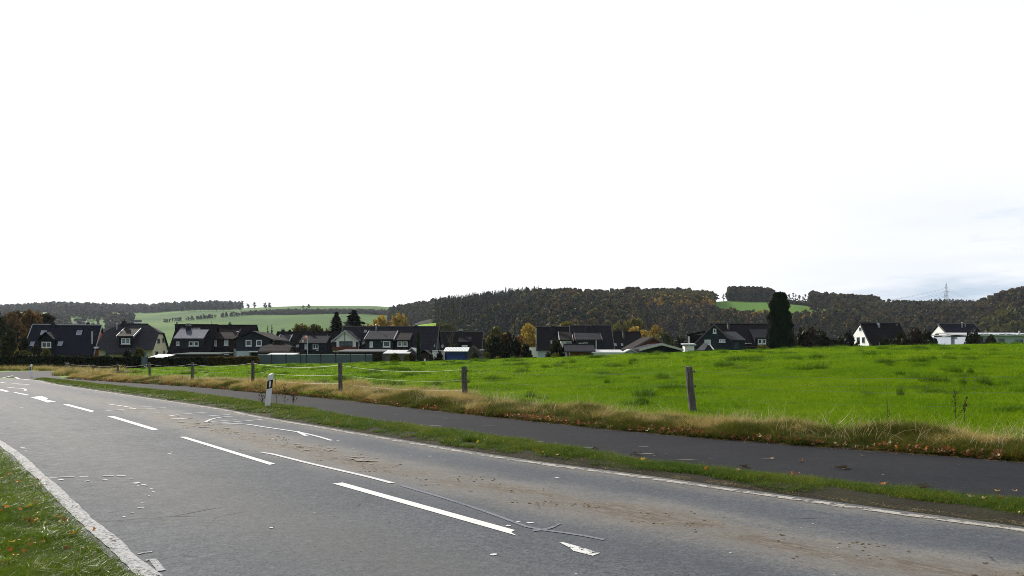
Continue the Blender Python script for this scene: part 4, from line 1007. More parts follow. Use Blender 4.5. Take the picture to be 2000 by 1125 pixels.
# small garden buildings and screens
def small(name, label, cat, xl, xr, Y, D, eave, ridge, wall, roof, **k): return House(name, label, cat, xl, xr, Y, k.pop('yaw', 0), D, eave, ridge, wall, roof, None, base=k.pop('base', -1.5), **k)
M_BLUE = simple('blue_boards', (.018, .045, .22), .6, .3, 0, .15, 2)
h = small('shed', 'deep blue garden shed with white corrugated roof at the meadow edge', 'shed', 872, 909, 96, 3, 687.5, 679.5, M_BLUE, M_CORR, flat=True, ov=.5, ovx=.35, thick=.1)
small('hut', 'grey gabled hut joined to the right of the blue shed', 'hut', 911, 938, 97, 4, 690, 677, M_GREYR, M_TILEB, axis='y', ov=.3, verge=M_WOOD)
small('garden_wall', 'white wall with trellis left of the blue shed', 'wall', 844.5, 868, 99, .4, 686, 685.5, M_WHT, M_FRG, flat=True, ov=.05, ovx=.05, thick=.06)
small('greenhouse', 'white corrugated lean-to greenhouse left of the slim cypress', 'greenhouse', 752, 796, 98, 4, 691, 684, M_GREYR, M_CORR, flat=True, ov=.2, thick=.06)
small('hut', 'small grey gabled hut just behind the slim cypress', 'hut', 793, 815, 100, 4, 691, 681, M_GREYR, M_WVERGE, axis='y', ov=.3)
small('hut', 'brown roofed hut just right of the slim cypress', 'hut', 820, 836, 100, 4, 691, 685, M_WOODD, M_TILEB, axis='y', ov=.2)
small('carport', 'long flat grey roofed carport behind the grey panel fence', 'carport', 662, 746, 104, 6, 688, 683.5, M_WOODD, M_GREYR, flat=True, ov=.5, ovx=.4, thick=.12)
small('carport', 'green grey flat roofed carport behind the dark hedge', 'carport', 340, 424, 102, 6, 693, 689.5, M_WOODD, simple('green_grey_roof', (.07, .09, .085), .95, .03, 0, .2, 1), flat=True, ov=.3, thick=.12)
small('greenhouse', 'small white arched greenhouse by the hedge below the cream house', 'greenhouse', 294, 321, 99, 3, 699, 692.5, M_BLIND, M_CORR, flat=True, ov=.1, thick=.06)
small('awning', 'long white awning roof behind the grey panel fence', 'awning', 524, 571, 103, 2.5, 694, 690.5, M_WOODD, M_CORR, flat=True, ov=.2, thick=.1)
h = small('hut', 'brown boarded garden hut with grey tiled roof in front of the semi-detached pair', 'hut', 1112, 1153, 96, 4, 685, 675, M_WOODB, M_TILE3, ov=.5, ovx=.6)
h.panel('corner_post', M_WVERGE, 'front', 1111.5, 686, 1113.5, 694, .08)
small('greenhouse', 'low pale glazed greenhouse right of the brown hut', 'greenhouse', 1160, 1216, 95, 4, 689, 683.5, M_BLIND, M_CORR, flat=True, ov=.1, thick=.06)
small('hut', 'tiny white gabled hut between greenhouse and carport', 'hut', 1221, 1242, 98, 3, 689, 684, M_WHTB, M_MET, axis='y', ov=.2)
small('garden_wall', 'low pale garden wall below the flat roofed balcony house', 'wall', 938, 968, 104, .5, 684.5, 684, M_GREYR, M_WVERGE, flat=True, ov=.1, ovx=.1, thick=.08)
# leaning boards
e = empty('board_stack', (*wpt(1370, 684, 92)[:2], .9), 0, 'grey boards leaning together in front of the slate gable', 'boards')
for k, (a, b) in enumerate([(1361, 1374), (1380, 1386)]):
    m = MB(); x0, y0, z0 = wpt(a, 684.5, 92); x1, y1, z1 = wpt(b, 671.5 + k * 2, 93.5)
    if k == 0: m.slab([(x0, y0, z0), (x0 + .9, y0, z0), (x1 + .6, y1, z1), (x1, y1, z1)], (0, .08, .06))
    else: x0, y0, z0 = wpt(1393, 683, 92); m.slab([(x0, y0, z0), (x0 + .15, y0, z0), (x1 + .15, y1, z1), (x1, y1, z1)], (0, .1, 0))
    o = m.build('board', M_GREYR if k == 0 else M_WVERGE); o.parent = e; o.location = -V3(*e.location)
# grey panel fence
M_PANEL = simple('grey_metal_panel', (.085, .115, .15), .45, .4, .3, .15, 1.2)
Yq = 100.0; X0 = (503 - 1000) / F * Yq; X1 = (728 - 1000) / F * Yq
e = empty('panel_fence', (X0, Yq, 0), 0, 'long grey blue metal panel fence with dark posts behind the meadow', 'fence')
zt, zb = zat(692.5, Yq), zat(714, Yq); pxs = [503, 530.5, 558.5, 586.5, 598.5, 626.5, 655.5, 684.5, 713.5, 728]
for a, b in zip(pxs[:-1], pxs[1:]):
    xa, xb = (a - 1000) / F * Yq - X0, (b - 1000) / F * Yq - X0
    m = MB(); m.box(xa + .06, xb - .06, .02, .06, zb, zt - .06)
    for k in range(7): zz_ = zb + (zt - zb) * (k + .5) / 7; m.box(xa + .07, xb - .07, -.01, .018, zz_ - .012, zz_ + .012)
    m.build('fence_panel', M_PANEL, e)
    m = MB(); m.box(xa + .06, xb - .06, .0, .08, zt - .05, zt + .02); m.build('top_rail', M_BLIND, e)
    m = MB(); m.box(xa - .055, xa + .055, -.03, .1, zb, zt + .04); m.build('fence_post', M_DARKM, e)
# door in the hedge
x0, y0, z0 = wpt(276.5, 714, 93.5); x1, _, z1 = wpt(287.5, 697, 93.5)
e = empty('garden_gate', (x0, y0, z0), 0, 'narrow grey blue garden gate set in the dark hedge', 'gate')
m = MB(); m.box(0, x1 - x0, 0, .06, 0, z1 - z0); m.build('gate_leaf', M_PANEL, e)
for xx in (-.09, x1 - x0 + .01): m = MB(); m.box(xx, xx + .08, -.02, .1, -.2, z1 - z0 + .05); m.build('gate_post', M_DARKM, e)
# windsock
x, y, z = wpt(600.5, 700, 104); zt = zat(662, 104)
e = empty('windsock', (x, y, 0), 0, 'pale pole flying a faded red and white windsock above the grey fence', 'windsock')
m = MB(); m.tube([(0, 0, -.5), (0, 0, zt + .3)], .05, 8); m.build('pole', M_MET, e)
mat_s = NT('faded_red_cloth'); ob = mat_s.obj(); s_ = mat_s.sep(ob)
mat_s.pbr(mat_s.ramp(mat_s.math('FRACT', mat_s.math('MULTIPLY', s_[0], 2.2)), [(.0, (.55, .12, .10)), (.48, (.55, .12, .10)), (.52, (.7, .6, .58)), (1, (.7, .6, .58))]), .9, .1)
m = MB(); m.tube([(0, 0, zt + .25), (-.15, 0, zt + .28), (-.35, 0, zt + .1), (-.5, 0, zt - .2), (-.62, 0, zt - .5)], [.16, .19, .17, .15, .12], 10); m.build('sock', mat_s.m, e, smooth_=True)
# pole by the hut, post with box
x, y, z = wpt(830, 704, 93)
e = empty('post', (x, y, .5), 0, 'short pale concrete post standing right of the slim cypress', 'post'); m = MB(); m.tube([(0, 0, -.5), (0, 0, .72)], [.14, .12], 8); m.tube([(0, 0, .72), (0, 0, .78)], [.15, .13], 8); m.build('shaft', M_BLIND, e)
# ------------------------------------------------------------------ hills
class Hill:
    def __init__(s, name, prof, Yf, Yc, back, mat, zf=-8.6, nx=260, rough=2.0, pw=1.0):
        s.px = np.array([p[0] for p in prof], float); s.py = np.array([p[1] for p in prof], float); s.Yf, s.Yc, s.zf, s.pw = Yf, Yc, zf, pw; s.rough = rough
        U = np.linspace(s.px[0], s.px[-1], nx); T = np.concatenate([np.linspace(0, 1, 40), np.linspace(1.03, 2, 14)])
        UU, TT = np.meshgrid(U, T); Y = np.where(TT <= 1, Yf + (Yc - Yf) * TT, Yc + (TT - 1) * back)
        Z = s.z(UU, np.minimum(TT, 1), Y); Z = np.where(TT > 1, Z - (Z - zf + 4) * smooth((TT - 1)), Z)
        X = (UU - 1000) / F * Y
        a = (np.arange(len(T) - 1)[:, None] * nx + np.arange(nx - 1)[None]).ravel(); Q = np.stack([a, a + 1, a + nx + 1, a + nx], 1)
        o = link(name, np_mesh(name, np.stack([X, Y, Z], -1).reshape(-1, 3), Q, mat)); o['kind'] = 'structure'
    def z(s, px, t, Y):
        zc = H - (np.interp(px, s.px, s.py) - YH) / F * s.Yc
        sh = t ** s.pw; sh = sh * .55 + .45 * np.sin(np.clip(t, 0, 1) * math.pi / 2)
        return s.zf + (zc - s.zf) * sh + s.rough * np.sin(px / 37.0 + 5 * t) * np.sin(t * math.pi)
    def at(s, px, py):
        t = np.linspace(0, 1, 400); Y = s.Yf + (s.Yc - s.Yf) * t; Z = s.z(np.full_like(t, px), t, Y); rowv = YH - (Z - H) / Y * F
        i = int(np.argmin(np.abs(rowv - py))); return (px - 1000) / F * Y[i], Y[i], Z[i]
    def pts(s, n, x0, x1, t0=0, t1=1):
        px = x0 + (x1 - x0) * RNG.random(n); t = np.sqrt(t0 * t0 + (t1 * t1 - t0 * t0) * RNG.random(n)); Y = s.Yf + (s.Yc - s.Yf) * t
        Z = s.z(px, t, Y); return px, YH - (Z - H) / Y * F, np.stack([(px - 1000) / F * Y, Y, Z], 1)

def mat_hill(name, a, b, c):
    t = NT(name); p = t.pos(); n = t.noise(.006, 4, .55, p); n2 = t.noise(.08, 4, .7, p)
    f = t.math('ADD', t.math('MULTIPLY', n, .7), t.math('MULTIPLY', n2, .3)); t.pbr(t.ramp(f, [(.32, a), (.5, b), (.66, c)]), .95, .05); return t.m
M_FARF = mat_hill('far_fields', (.035, .085, .02), (.065, .135, .024), (.12, .19, .04))
M_FOR = mat_hill('forest_floor', (.022, .026, .014), (.032, .034, .018), (.05, .04, .02))
M_HFIELD = mat_hill('hill_meadow', (.06, .14, .02), (.08, .17, .022), (.12, .20, .03))
hillL = Hill('hill', [(-700,612),(-200,611),(0,611),(100,606),(200,608),(300,609),(350,606),(430,604),(530,600),(600,598),(700,597.3),(740,598.5),(780,602),(805,606),(860,613),(1000,630),(1150,650)], 800, 2450, 500, M_FARF)
hillN = Hill('hill', [(690,668),(760,650),(806,637),(835,632.5),(862,629.5),(900,625),(960,640),(1010,660)], 480, 640, 120, mat_hill('bright_pasture', (.16, .30, .02), (.20, .36, .03), (.25, .40, .04)), rough=.3)
hillM = Hill('hill', [(780,650),(820,628),(870,616),(900,612),(950,604),(1000,599),(1050,597),(1100,597),(1180,598),(1240,594),(1300,591),(1400,590),(1430,588),(1500,591),(1560,596),(1620,603),(1700,608),(1760,612),(1850,613),(1930,612),(2000,606),(2200,598),(2700,600)], 470, 1000, 400, M_FOR, nx=420)
hillB = Hill('hill', [(740,625),(790,613),(830,606),(870,602),(920,604),(1000,612),(1100,630)], 900, 1350, 300, M_FOR)
hillR = Hill('hill', [(1600,612),(1700,603),(1760,600),(1800,596),(1830,592),(1880,592),(1920,600),(2000,604),(2300,606)], 1150, 1700, 300, M_FOR)
hillE = Hill('hill', [(1880,640),(1915,622),(1950,606),(2000,594),(2100,585),(2300,580),(2700,590)], 520, 800, 300, M_FOR)

# field patch on the crest of the middle hill: its own sheet just above the forest floor
m = MB(); top = [(1366,591.5),(1400,590.3),(1430,588.3),(1500,591.2),(1560,596.2),(1622,603.4)]; bot = [(1368,598),(1400,606),(1450,610.5),(1500,612.5),(1560,612.5),(1622,608)]
def hp(h, px, py, dz): x, y, z = h.at(px, py); return (x, y, z + dz)
gx = np.linspace(1366, 1622, 60); gt = np.linspace(0, 1, 12)
V = []
for xx in gx:
    pb = hillM.at(xx, np.interp(xx, [b[0] for b in bot], [b[1] for b in bot])); tb = (pb[1] - hillM.Yf) / (hillM.Yc - hillM.Yf)
    for g in gt:
        t = tb + (1.0 - tb) * g; Y = hillM.Yf + (hillM.Yc - hillM.Yf) * t; V.append(((xx - 1000) / F * Y, Y, float(hillM.z(xx, t, Y)) + .5))
a = (np.arange(59)[:, None] * 12 + np.arange(11)[None]).ravel(); Q = np.stack([a, a + 12, a + 13, a + 1], 1)
o = link('hill_meadow', np_mesh('hill_meadow', np.array(V), Q, M_HFIELD)); o['kind'] = 'structure'
def in_field(px, py, pad=8.0):
    return (px > 1395) & (px < 1626) & (py < np.interp(px, [b[0] for b in bot], [b[1] for b in bot]) + pad) | (px > 1405) & (px < 1440) & (py < 602)

# ------------------------------------------------------------------ tree meshes
def cloud(C, Rad, n, size, squash=.8, shell=.45):
    """n random leaf-clump quads spread through ellipsoids at C (k,3) with radii Rad (k,)"""
    k = len(C); w = Rad ** 2; i = RNG.choice(k, n, p=w / w.sum())
    d = RNG.normal(size=(n, 3)); d /= np.linalg.norm(d, axis=1)[:, None]; r = RNG.random(n) ** shell
    P = C[i] + d * (Rad[i] * r)[:, None] * np.array([1, 1, squash])
    a = RNG.normal(size=(n, 3)); a /= np.linalg.norm(a, axis=1)[:, None]; b = np.cross(a, RNG.normal(size=(n, 3))); b /= np.linalg.norm(b, axis=1)[:, None]
    s = (size * (.5 + RNG.random(n)))[:, None]; e = s * (.4 + .5 * RNG.random((n, 1)))
    V = np.stack([P - a * s, P - b * e, P + a * s, P + b * e], 1)
    col = (.5 + .5 * RNG.random(k))[i] * .5 + .5 * RNG.random(n)
    return V.reshape(-1, 3), np.repeat(col, 4)
def quads(n): return np.arange(n * 4).reshape(-1, 4)
def blobs(h, r, n, seed, low=.3, top=1.0, shape='round'):
    rs = np.random.default_rng(seed); C = []; Rd = []
    for k in range(n):
        t = low + (top - low) * rs.random(); 
        if shape == 'round': w = math.sin(math.pi * min(1, max(0.06, (t - low) / (top - low)) * .85 + .12)) ** .6
        elif shape == 'column': w = .75 if t < .75 else .75 * (1 - (t - .75) / .3)
        else: w = 1 - .75 * (t - low) / (top - low)
        a = rs.random() * 6.283; q = r * w * math.sqrt(rs.random()) * .8
        C.append((q * math.cos(a), q * math.sin(a), h * t * .93)); Rd.append(r * (.22 + .2 * rs.random()))
    return np.array(C), np.array(Rd)
def crown_mesh(name, mat, h, r, nb, n, size, seed, low=.3, shape='round', squash=.8):
    C, Rd = blobs(h, r, nb, seed, low, 1.0, shape); V, c = cloud(C, Rd, n, size, squash)
    return np_mesh(name, V, quads(n), mat, smooth_=False, colors=np.repeat(c[:, None], 3, 1)), C
def conifer_mesh(name, mat, h, r, n, size, seed, low=.06, pw=.9, lev=16):
    rs = np.random.default_rng(seed); V = []; col = []
    t = low + (1 - low) * rs.random(n) ** 1.25; lv = np.round(t * lev) / lev; t = np.clip(lv + rs.normal(0, .012, n), low, 1)
    wlv = 1 + .28 * np.sin(lv * 91.7) ; R0 = r * np.clip(1 - (t - low) / (1 - low), 0.02, 1) ** pw * wlv
    nb = 9; a = (rs.integers(0, nb, n) + lv * 37.3) * 6.283 / nb + rs.normal(0, .16, n); q = R0 * rs.random(n) ** .6
    P = np.stack([q * np.cos(a), q * np.sin(a), h * t - q * .30 + .12 * R0], 1)
    d = np.stack([np.cos(a), np.sin(a), -.45 + .3 * rs.random(n)], 1); s = size * (.6 + .8 * rs.random(n))[:, None] * (.4 + .6 * (R0 / r))[:, None]
    sd = np.stack([-np.sin(a), np.cos(a), rs.normal(0, .5, n)], 1)
    V = np.stack([P - d * s, P - sd * s * .45, P + d * s, P + sd * s * .45], 1).reshape(-1, 3)
    c = np.repeat(rs.random(n), 4); return np_mesh(name, V, quads(n), mat, smooth_=False, colors=np.repeat(c[:, None], 3, 1))
def trunk_mesh(name, mat, h, r, C, nb=9, seed=0, lean=.03, rtop=.3, thin=1.0, fork=.22):
    rs = random.Random(seed); m = MB(); pts = [V3(rs.gauss(0, lean) * h * t, rs.gauss(0, lean) * h * t, h * t - .3) for t in (0, .2, .4, .6, .8, .93)]
    m.tube(pts, [r, r * .85, r * .7, r * .5, r * .3, r * .1], 7)
    C = list(C); rs.shuffle(C)
    for c in C[:nb]:
        t = max(fork, min(.85, c[2] / h - .22)); i = min(4, int(t * 5)); b = pts[i] + (pts[i+1] - pts[i]) * (t * 5 - i); c = V3(*c); mid = (b + c) / 2 + V3(0, 0, -.03 * h)
        m.tube([b, mid, c], [r * .38 * thin, r * .25 * thin, r * .08 * thin], 5)
    return m.mesh(name, mat, fix=False, smooth_=True)
M_BARK = simple('bark', (.085, .07, .055), .95, .1, 0, .3, 3)
def mat_fol(name, stops, trans=.35, scale=.25, per=.35, ):
    t = NT(name); p = t.pos(); a = t.node('ShaderNodeAttribute', attribute_name='tint'); oi = t.node('ShaderNodeObjectInfo')
    f = t.math('ADD', t.math('MULTIPLY', t.noise(scale, 3, .6, p), .35), t.math('MULTIPLY', t.sep(a.outputs['Color'])[0], .65 - per)); f = t.math('ADD', f, t.math('MULTIPLY', oi.outputs['Random'], per))
    t.leaf(t.ramp(f, stops), trans, .6, .15); return t.m
F_DK = mat_fol('dark_woodland', [(.15, (.014, .024, .010)), (.36, (.028, .040, .014)), (.52, (.050, .056, .018)), (.66, (.10, .070, .020)), (.80, (.13, .12, .025)), (.92, (.20, .14, .03))], per=.5)
F_BD = mat_fol('dark_brown_woodland', [(.2, (.016, .013, .010)), (.5, (.042, .032, .014)), (.8, (.11, .072, .022))], per=.5)
F_GR = mat_fol('green_woodland', [(.2, (.020, .032, .014)), (.5, (.038, .052, .018)), (.8, (.065, .070, .022))])
F_FARHAZE = mat_fol('hazed_grey_woodland', [(.2, (.055, .065, .056)), (.5, (.09, .095, .075)), (.8, (.14, .12, .085))], per=.45)  # bare-wood greys, lightened so the leaf colour itself carries distance haze
F_BR = mat_fol('brown_woodland', [(.2, (.045, .028, .014)), (.5, (.085, .050, .020)), (.8, (.16, .085, .026))])
F_YE = mat_fol('yellow_foliage', [(.2, (.13, .09, .02)), (.5, (.30, .20, .03)), (.8, (.50, .33, .05))])
F_OL = mat_fol('olive_foliage', [(.2, (.035, .04, .010)), (.5, (.075, .075, .015)), (.8, (.15, .125, .025))])
F_LA = mat_fol('larch_needles', [(.2, (.20, .13, .02)), (.5, (.42, .27, .035)), (.8, (.62, .40, .05))])
F_CO = mat_fol('conifer_needles', [(.2, (.010, .020, .012)), (.5, (.018, .032, .017)), (.8, (.032, .048, .022))], .15)
F_CY = mat_fol('cypress_foliage', [(.2, (.005, .011, .007)), (.5, (.009, .019, .010)), (.8, (.020, .034, .015))], .1)
F_OR = mat_fol('orange_brown_foliage', [(.2, (.06, .035, .015)), (.5, (.14, .075, .022)), (.8, (.24, .13, .03))])
F_PUR = mat_fol('bare_thicket', [(.2, (.016, .016, .016)), (.5, (.032, .028, .024)), (.8, (.06, .046, .028))], .2)
F_HEDGE = mat_fol('hedge_leaves', [(.2, (.010, .018, .007)), (.5, (.018, .030, .010)), (.8, (.04, .048, .014))], .15, .8, .1)

# ---- woods that read as one mass
def wood(name, protos, hill, n, x0, x1, y0, y1, s0=.8, s1=1.25, t0=0, t1=1, cond=None, zs=1.0, pad=18.0):
    px, py, P = hill.pts(n, x0, x1, t0, t1); ok = (py >= (y0(px) if callable(y0) else y0)) & (py <= (y1(px) if callable(y1) else y1)) & ~(in_field(px, py, pad) if hill is hillM and pad > -100 else np.zeros(len(px), bool))
    if cond is not None: ok &= cond(px, py)
    P = P[ok]; s = sc(len(P), s0, s1); s[:, 2] *= zs * (.85 + .3 * RNG.random(len(P)))
    if len(P): return scatter(name, protos, P, yawed(len(P)), s)
dk = [crown_mesh('wood_crown', F_DK, 16, 4.4, 15, 520, 1.1, 50 + i, .12)[0] for i in range(4)]
br = [crown_mesh('brown_crown', F_BD, 16, 4.6, 15, 520, 1.1, 60 + i, .12)[0] for i in range(3)]
gr = [crown_mesh('green_crown', F_GR, 15, 4.4, 15, 520, 1.1, 70 + i, .12)[0] for i in range(3)]
ye = [crown_mesh('yellow_crown', F_LA, 9, 2.0, 8, 170, .55, 80 + i, .15, 'cone')[0] for i in range(3)]
olv = [crown_mesh('olive_crown', F_OL, 12, 3.2, 10, 300, .65, 85 + i, .12)[0] for i in range(3)]
cf = [conifer_mesh('spruce_crown', F_CO, 20, 3.0, 380, 1.3, 90 + i) for i in range(3)]
pu = [crown_mesh('thicket', F_PUR, 7, 2.4, 9, 200, .6, 95 + i, .05)[0] for i in range(3)]
yb = lambda px, py: (px > 1235) & (px < 1540)
wood('mixed_wood', dk + dk + gr + br[:2], hillM, 4200, 860, 1250, 0, 720, .7, 1.3, cond=lambda px, py: (px > 1000) | (RNG.random(len(px)) < .25))
wood('spruce_wood', cf, hillM, 3000, 850, 1080, 0, 720, .75, 1.15, cond=lambda px, py: px < 1000 + 70 * RNG.random(len(px)))
wood('young_thicket', pu, hillM, 5600, 1240, 1650, 596, 720, .7, 1.15, pad=7)
wood('young_thicket', dk[:2], hillM, 900, 1240, 1650, 620, 720, .5, .8)
wood('yellow_larches', ye + olv[:1], hillM, 5000, 1235, 1420, 591, 607, .9, 1.4, cond=lambda px, py: RNG.random(len(px)) < .8, pad=8)
wood('yellow_larches', ye + ye + olv[:1], hillM, 7000, 1260, 1620, 598, 648, .55, .95, cond=lambda px, py: RNG.random(len(px)) < .10 + .6 * ((px > 1415) & (px < 1530) & (py > 612) & (py < 632)), pad=8)
wood('brown_wood', br + dk + dk + gr, hillM, 3600, 1620, 2150, 0, 720, .7, 1.0, t1=.97)
wood('larch_crest', [ye[0]] + br + olv, hillM, 1600, 1730, 1960, 0, 626, .6, .8, t0=.80, cond=lambda px, py: RNG.random(len(px)) < .6)
wood('mixed_wood', dk + br, hillE, 1500, 1900, 2200, 0, 700, .8, 1.2)
wood('distant_wood', gr + dk, hillR, 2200, 1640, 2100, 0, 720, .5, .72)
wood('distant_wood', dk + gr + br[:1], hillB, 2600, 760, 1050, 0, 720, .8, 1.15)
ys = lambda a: (lambda px: np.interp(px, [q[0] for q in a], [q[1] for q in a]))
fa = [crown_mesh('far_crown', F_FARHAZE, 16, 4.6, 15, 520, 1.1, 130 + i, .12)[0] for i in range(4)]
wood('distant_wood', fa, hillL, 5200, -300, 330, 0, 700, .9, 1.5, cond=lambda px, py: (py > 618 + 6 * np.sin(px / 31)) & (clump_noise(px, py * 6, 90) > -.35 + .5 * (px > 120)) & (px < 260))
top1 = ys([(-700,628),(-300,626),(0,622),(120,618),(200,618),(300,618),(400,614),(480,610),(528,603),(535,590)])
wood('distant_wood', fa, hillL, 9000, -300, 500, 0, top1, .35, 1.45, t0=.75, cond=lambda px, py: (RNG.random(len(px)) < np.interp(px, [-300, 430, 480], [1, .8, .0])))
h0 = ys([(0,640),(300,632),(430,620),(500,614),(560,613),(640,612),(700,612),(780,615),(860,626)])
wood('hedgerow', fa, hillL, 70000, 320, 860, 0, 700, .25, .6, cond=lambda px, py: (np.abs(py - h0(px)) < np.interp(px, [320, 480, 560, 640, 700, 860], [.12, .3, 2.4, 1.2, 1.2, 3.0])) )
# foot-of-slope trees just behind the village
def ground_wood(name, protos, n, x0, x1, Y0, Y1, s0, s1, prob=None, z=-8):
    px = x0 + (x1 - x0) * RNG.random(n); Y = Y0 + (Y1 - Y0) * RNG.random(n)
    if prob is not None: ok = RNG.random(n) < prob(px); px, Y = px[ok], Y[ok]
    X = (px - 1000) / F * Y; P = np.stack([X, Y, gz(X, Y, False)], 1); scatter(name, protos, P, yawed(len(P)), sc(len(P), s0, s1))
ground_wood('valley_trees', olv + gr + pu, 160, 1195, 1360, 260, 420, .55, .9)
ground_wood('valley_trees', dk + pu + gr, 420, 1340, 2080, 250, 430, .55, .8)
ground_wood('valley_trees', gr + olv + pu + br[:1], 130, 935, 1070, 230, 420, .5, .8)
ground_wood('valley_trees', br + gr + dk, 300, -250, 110, 190, 420, .65, 1.0)
ground_wood('valley_trees', gr + dk + pu, 260, 60, 460, 420, 800, .5, .8)

# ---- single trees
def tree_proto(kind, seed, h, r, mat, n=1400, size=.35, nb=14, low=.28, shape='round', tr=.16, bark=None, twigs=12, name='tree', lev=18, pw=.9):
    e = empty(name, (0, 0, 0))
    if kind == 'conifer':
        cm = conifer_mesh('crown', mat, h, r, n, size, seed, .05, pw, lev); C = [(0, 0, h * .9)]
    else: cm, C = crown_mesh('crown', mat, h, r, nb, n, size, seed, low, shape)
    link('trunk', trunk_mesh('trunk', bark or M_BARK, h, tr, C, 0 if kind == 'conifer' else twigs, seed), e); link('crown', cm, e); return e
used_p = set()
def place(proto, px, Y, z, s, label, cat='tree', group=None, sz=None, name=None):
    if id(proto) in used_p: e = copy_tree(proto)
    else: used_p.add(id(proto)); e = proto
    e.location = ((px - 1000) / F * Y, Y, z); e.scale = (s, s, sz or s); e.rotation_euler = (0, 0, random.random() * 6.28)
    for k in ('label', 'category', 'group'):
        if k in e: del e[k]
    return tag(e, label, cat, group)
def fit(proto, ph, px, top, Y, zg, label, pr=None, wpx=None, **k):
    """scale a tree of nominal height ph so that its top shows at photo row top"""
    sz = (zat(top, Y) - zg) / ph; s = sz if wpx is None else (wpx / 2 / F * Y) / pr
    return place(proto, px, Y, zg, s, label, sz=sz, **k)
# skyline trees on the middle hill's crest
TR = [tree_proto('d', 200 + i, 20, 4.6, F_DK, 1500, .6, 20, .26, tr=.3, twigs=8, name='ridge_tree') for i in range(4)]
TB = [tree_proto('d', 210 + i, 20, 5.6, F_BD, 1500, .65, 20, .12, tr=.3, twigs=6, name='ridge_tree') for i in range(3)]
TS = [tree_proto('d', 220 + i, 22, 2.6, F_DK, 600, .5, 13, .38, 'column', tr=.28, twigs=10, name='ridge_tree') for i in range(3)]
def ridge(h, px, top, base, protos, lab, wpx, g, i=[0]):
    x, y, z = h.at(px, base); p = protos[i[0] % len(protos)]; i[0] += 1
    ph, pr = (22, 2.6) if p in TS else ((20, 5.6) if p in TB else (20, 4.6))
    fit(p, ph, px, top, y, z - .5, lab, pr, wpx, group=g)
k = 0
g1 = 'trees in a row on the wooded ridge left of the hilltop field'
px = 1238
while px < 1402:
    top = np.interp(px, [1238, 1260, 1300, 1350, 1400], [571, 567, 563, 565, 571]) + random.uniform(-1.5, 2)
    ridge(hillM, px, top, 592, TR, 'dark leafless looking tree in the ridge row left of the hilltop field', random.uniform(12, 18), g1); px += random.uniform(4, 6.5)
ridge(hillM, 1413, 572, 590, TS, 'lone thin tree in the gap between the two ridge rows', 9, None)
g2 = 'trees in the dense dark row on top of the hilltop field'; px = 1424
while px < 1505:
    top = np.interp(px, [1424, 1440, 1480, 1505], [567, 563, 565, 570]) + random.uniform(-1, 1.2); ridge(hillM, px, top, 590, TR, 'dense dark tree in the row on top of the hilltop field', random.uniform(12, 17), g2); px += random.uniform(4, 5.5)
g3 = 'thin see-through trees right of the tall cypress'; px = 1508
while px < 1582:
    ridge(hillM, px, np.interp(px, [1508, 1540, 1582], [568, 568, 575]) + random.uniform(-2, 5), 596, TS, 'thin see-through tree on the skyline right of the tall cypress', random.uniform(6, 11), g3); px += random.uniform(4, 8)
g4 = 'brown trees at the right end of the hilltop field'; px = 1584
while px < 1716:
    top = np.interp(px, [1584, 1600, 1622, 1632, 1650, 1690, 1705, 1716], [574, 572, 576, 574, 573, 575, 573, 580]) + random.uniform(-1, 1.5)
    ridge(hillM, px, top, 604 + random.uniform(-1, 6), TB, 'large brown autumn tree at the right end of the hilltop field', random.uniform(13, 19), g4); px += random.uniform(5, 8)
g5 = 'trees on the hill at the right edge'
for px, top, b in [(1935,590,618),(1943,585,615),(1952,580,612),(1961,577,608),(1970,575,605),(1979,573,603),(1988,570,600),(1997,567,598),(2008,565,598),(2020,563,596),(1948,600,625),(1966,595,625),(1985,590,622)]:
    ridge(hillE, px, top, b, TB + TR[:1], 'brown tree on the wooded hill at the right edge', random.uniform(14, 20), g5)
SP = [tree_proto('conifer', 230 + i, 20, 3.6, F_CO, 1500, .9, name='spruce', tr=.3) for i in range(3)]
def spruce(px, top, Y, zg, w, lab, g=None, j=0): return fit(SP[j % 3], 20, px, top, Y, zg, lab, 3.6, w, group=g)
for i, (px, top, w) in enumerate([(1902,584,7),(1898,588,7),(1921,584,9),(1752,585,5),(1895,590,6)]): spruce(px, top, 950, hillM.at(px, 612)[2] - 1, w, 'small dark spruce on the skyline below and beside the pylon', 'dark spruces beside the pylon', i)
# left skyline accents
for i, (px, top, w) in enumerate([(138,588,8),(166,589,9),(188,596,5),(308,594,6),(322,592,7),(356,594,7),(50,595,7),(232,593,7)]):
    x, y, z = hillL.at(px, 608); spruce(px, top, y, z - 2, w, 'hazy spruce rising above the far left skyline woods', 'spruces on the far left skyline', i)
for px, top, w in [(120,592,14),(106,592,13),(72,594,14),(150,593,12),(214,593,12),(228,595,12),(262,593,14),(286,594,12),(341,588,11),(368,588,13),(380,584,13),(392,586,13),(408,588,12),(423,590,12),(437,588,10),(447,590,8),(470,590,9),(484,592,8),(497,590,9),(519,589,9),(527,589,8),(603,594,8),(592,596,6)]:
    x, y, z = hillL.at(px, 603 if px > 480 else 608); fit(TR[random.randrange(4)], 20, px, top, y, z - 1, 'hazy broadleaf tree on the far left skyline', 4.6, w, group='trees on the far left skyline')
for i, px in enumerate([767, 775, 784, 790, 796]):
    x, y, z = hillL.at(px, 603); fit(SP[i % 3] if i > 1 else TR[i], 20, px, [599.5, 599.5, 597, 596, 597][i], y, z, 'tiny tree on the skyline where the pale hill meets the wood', 3.6 if i > 1 else 4.6, [3, 3, 4, 4, 4][i], group='tiny skyline trees beside the wood')

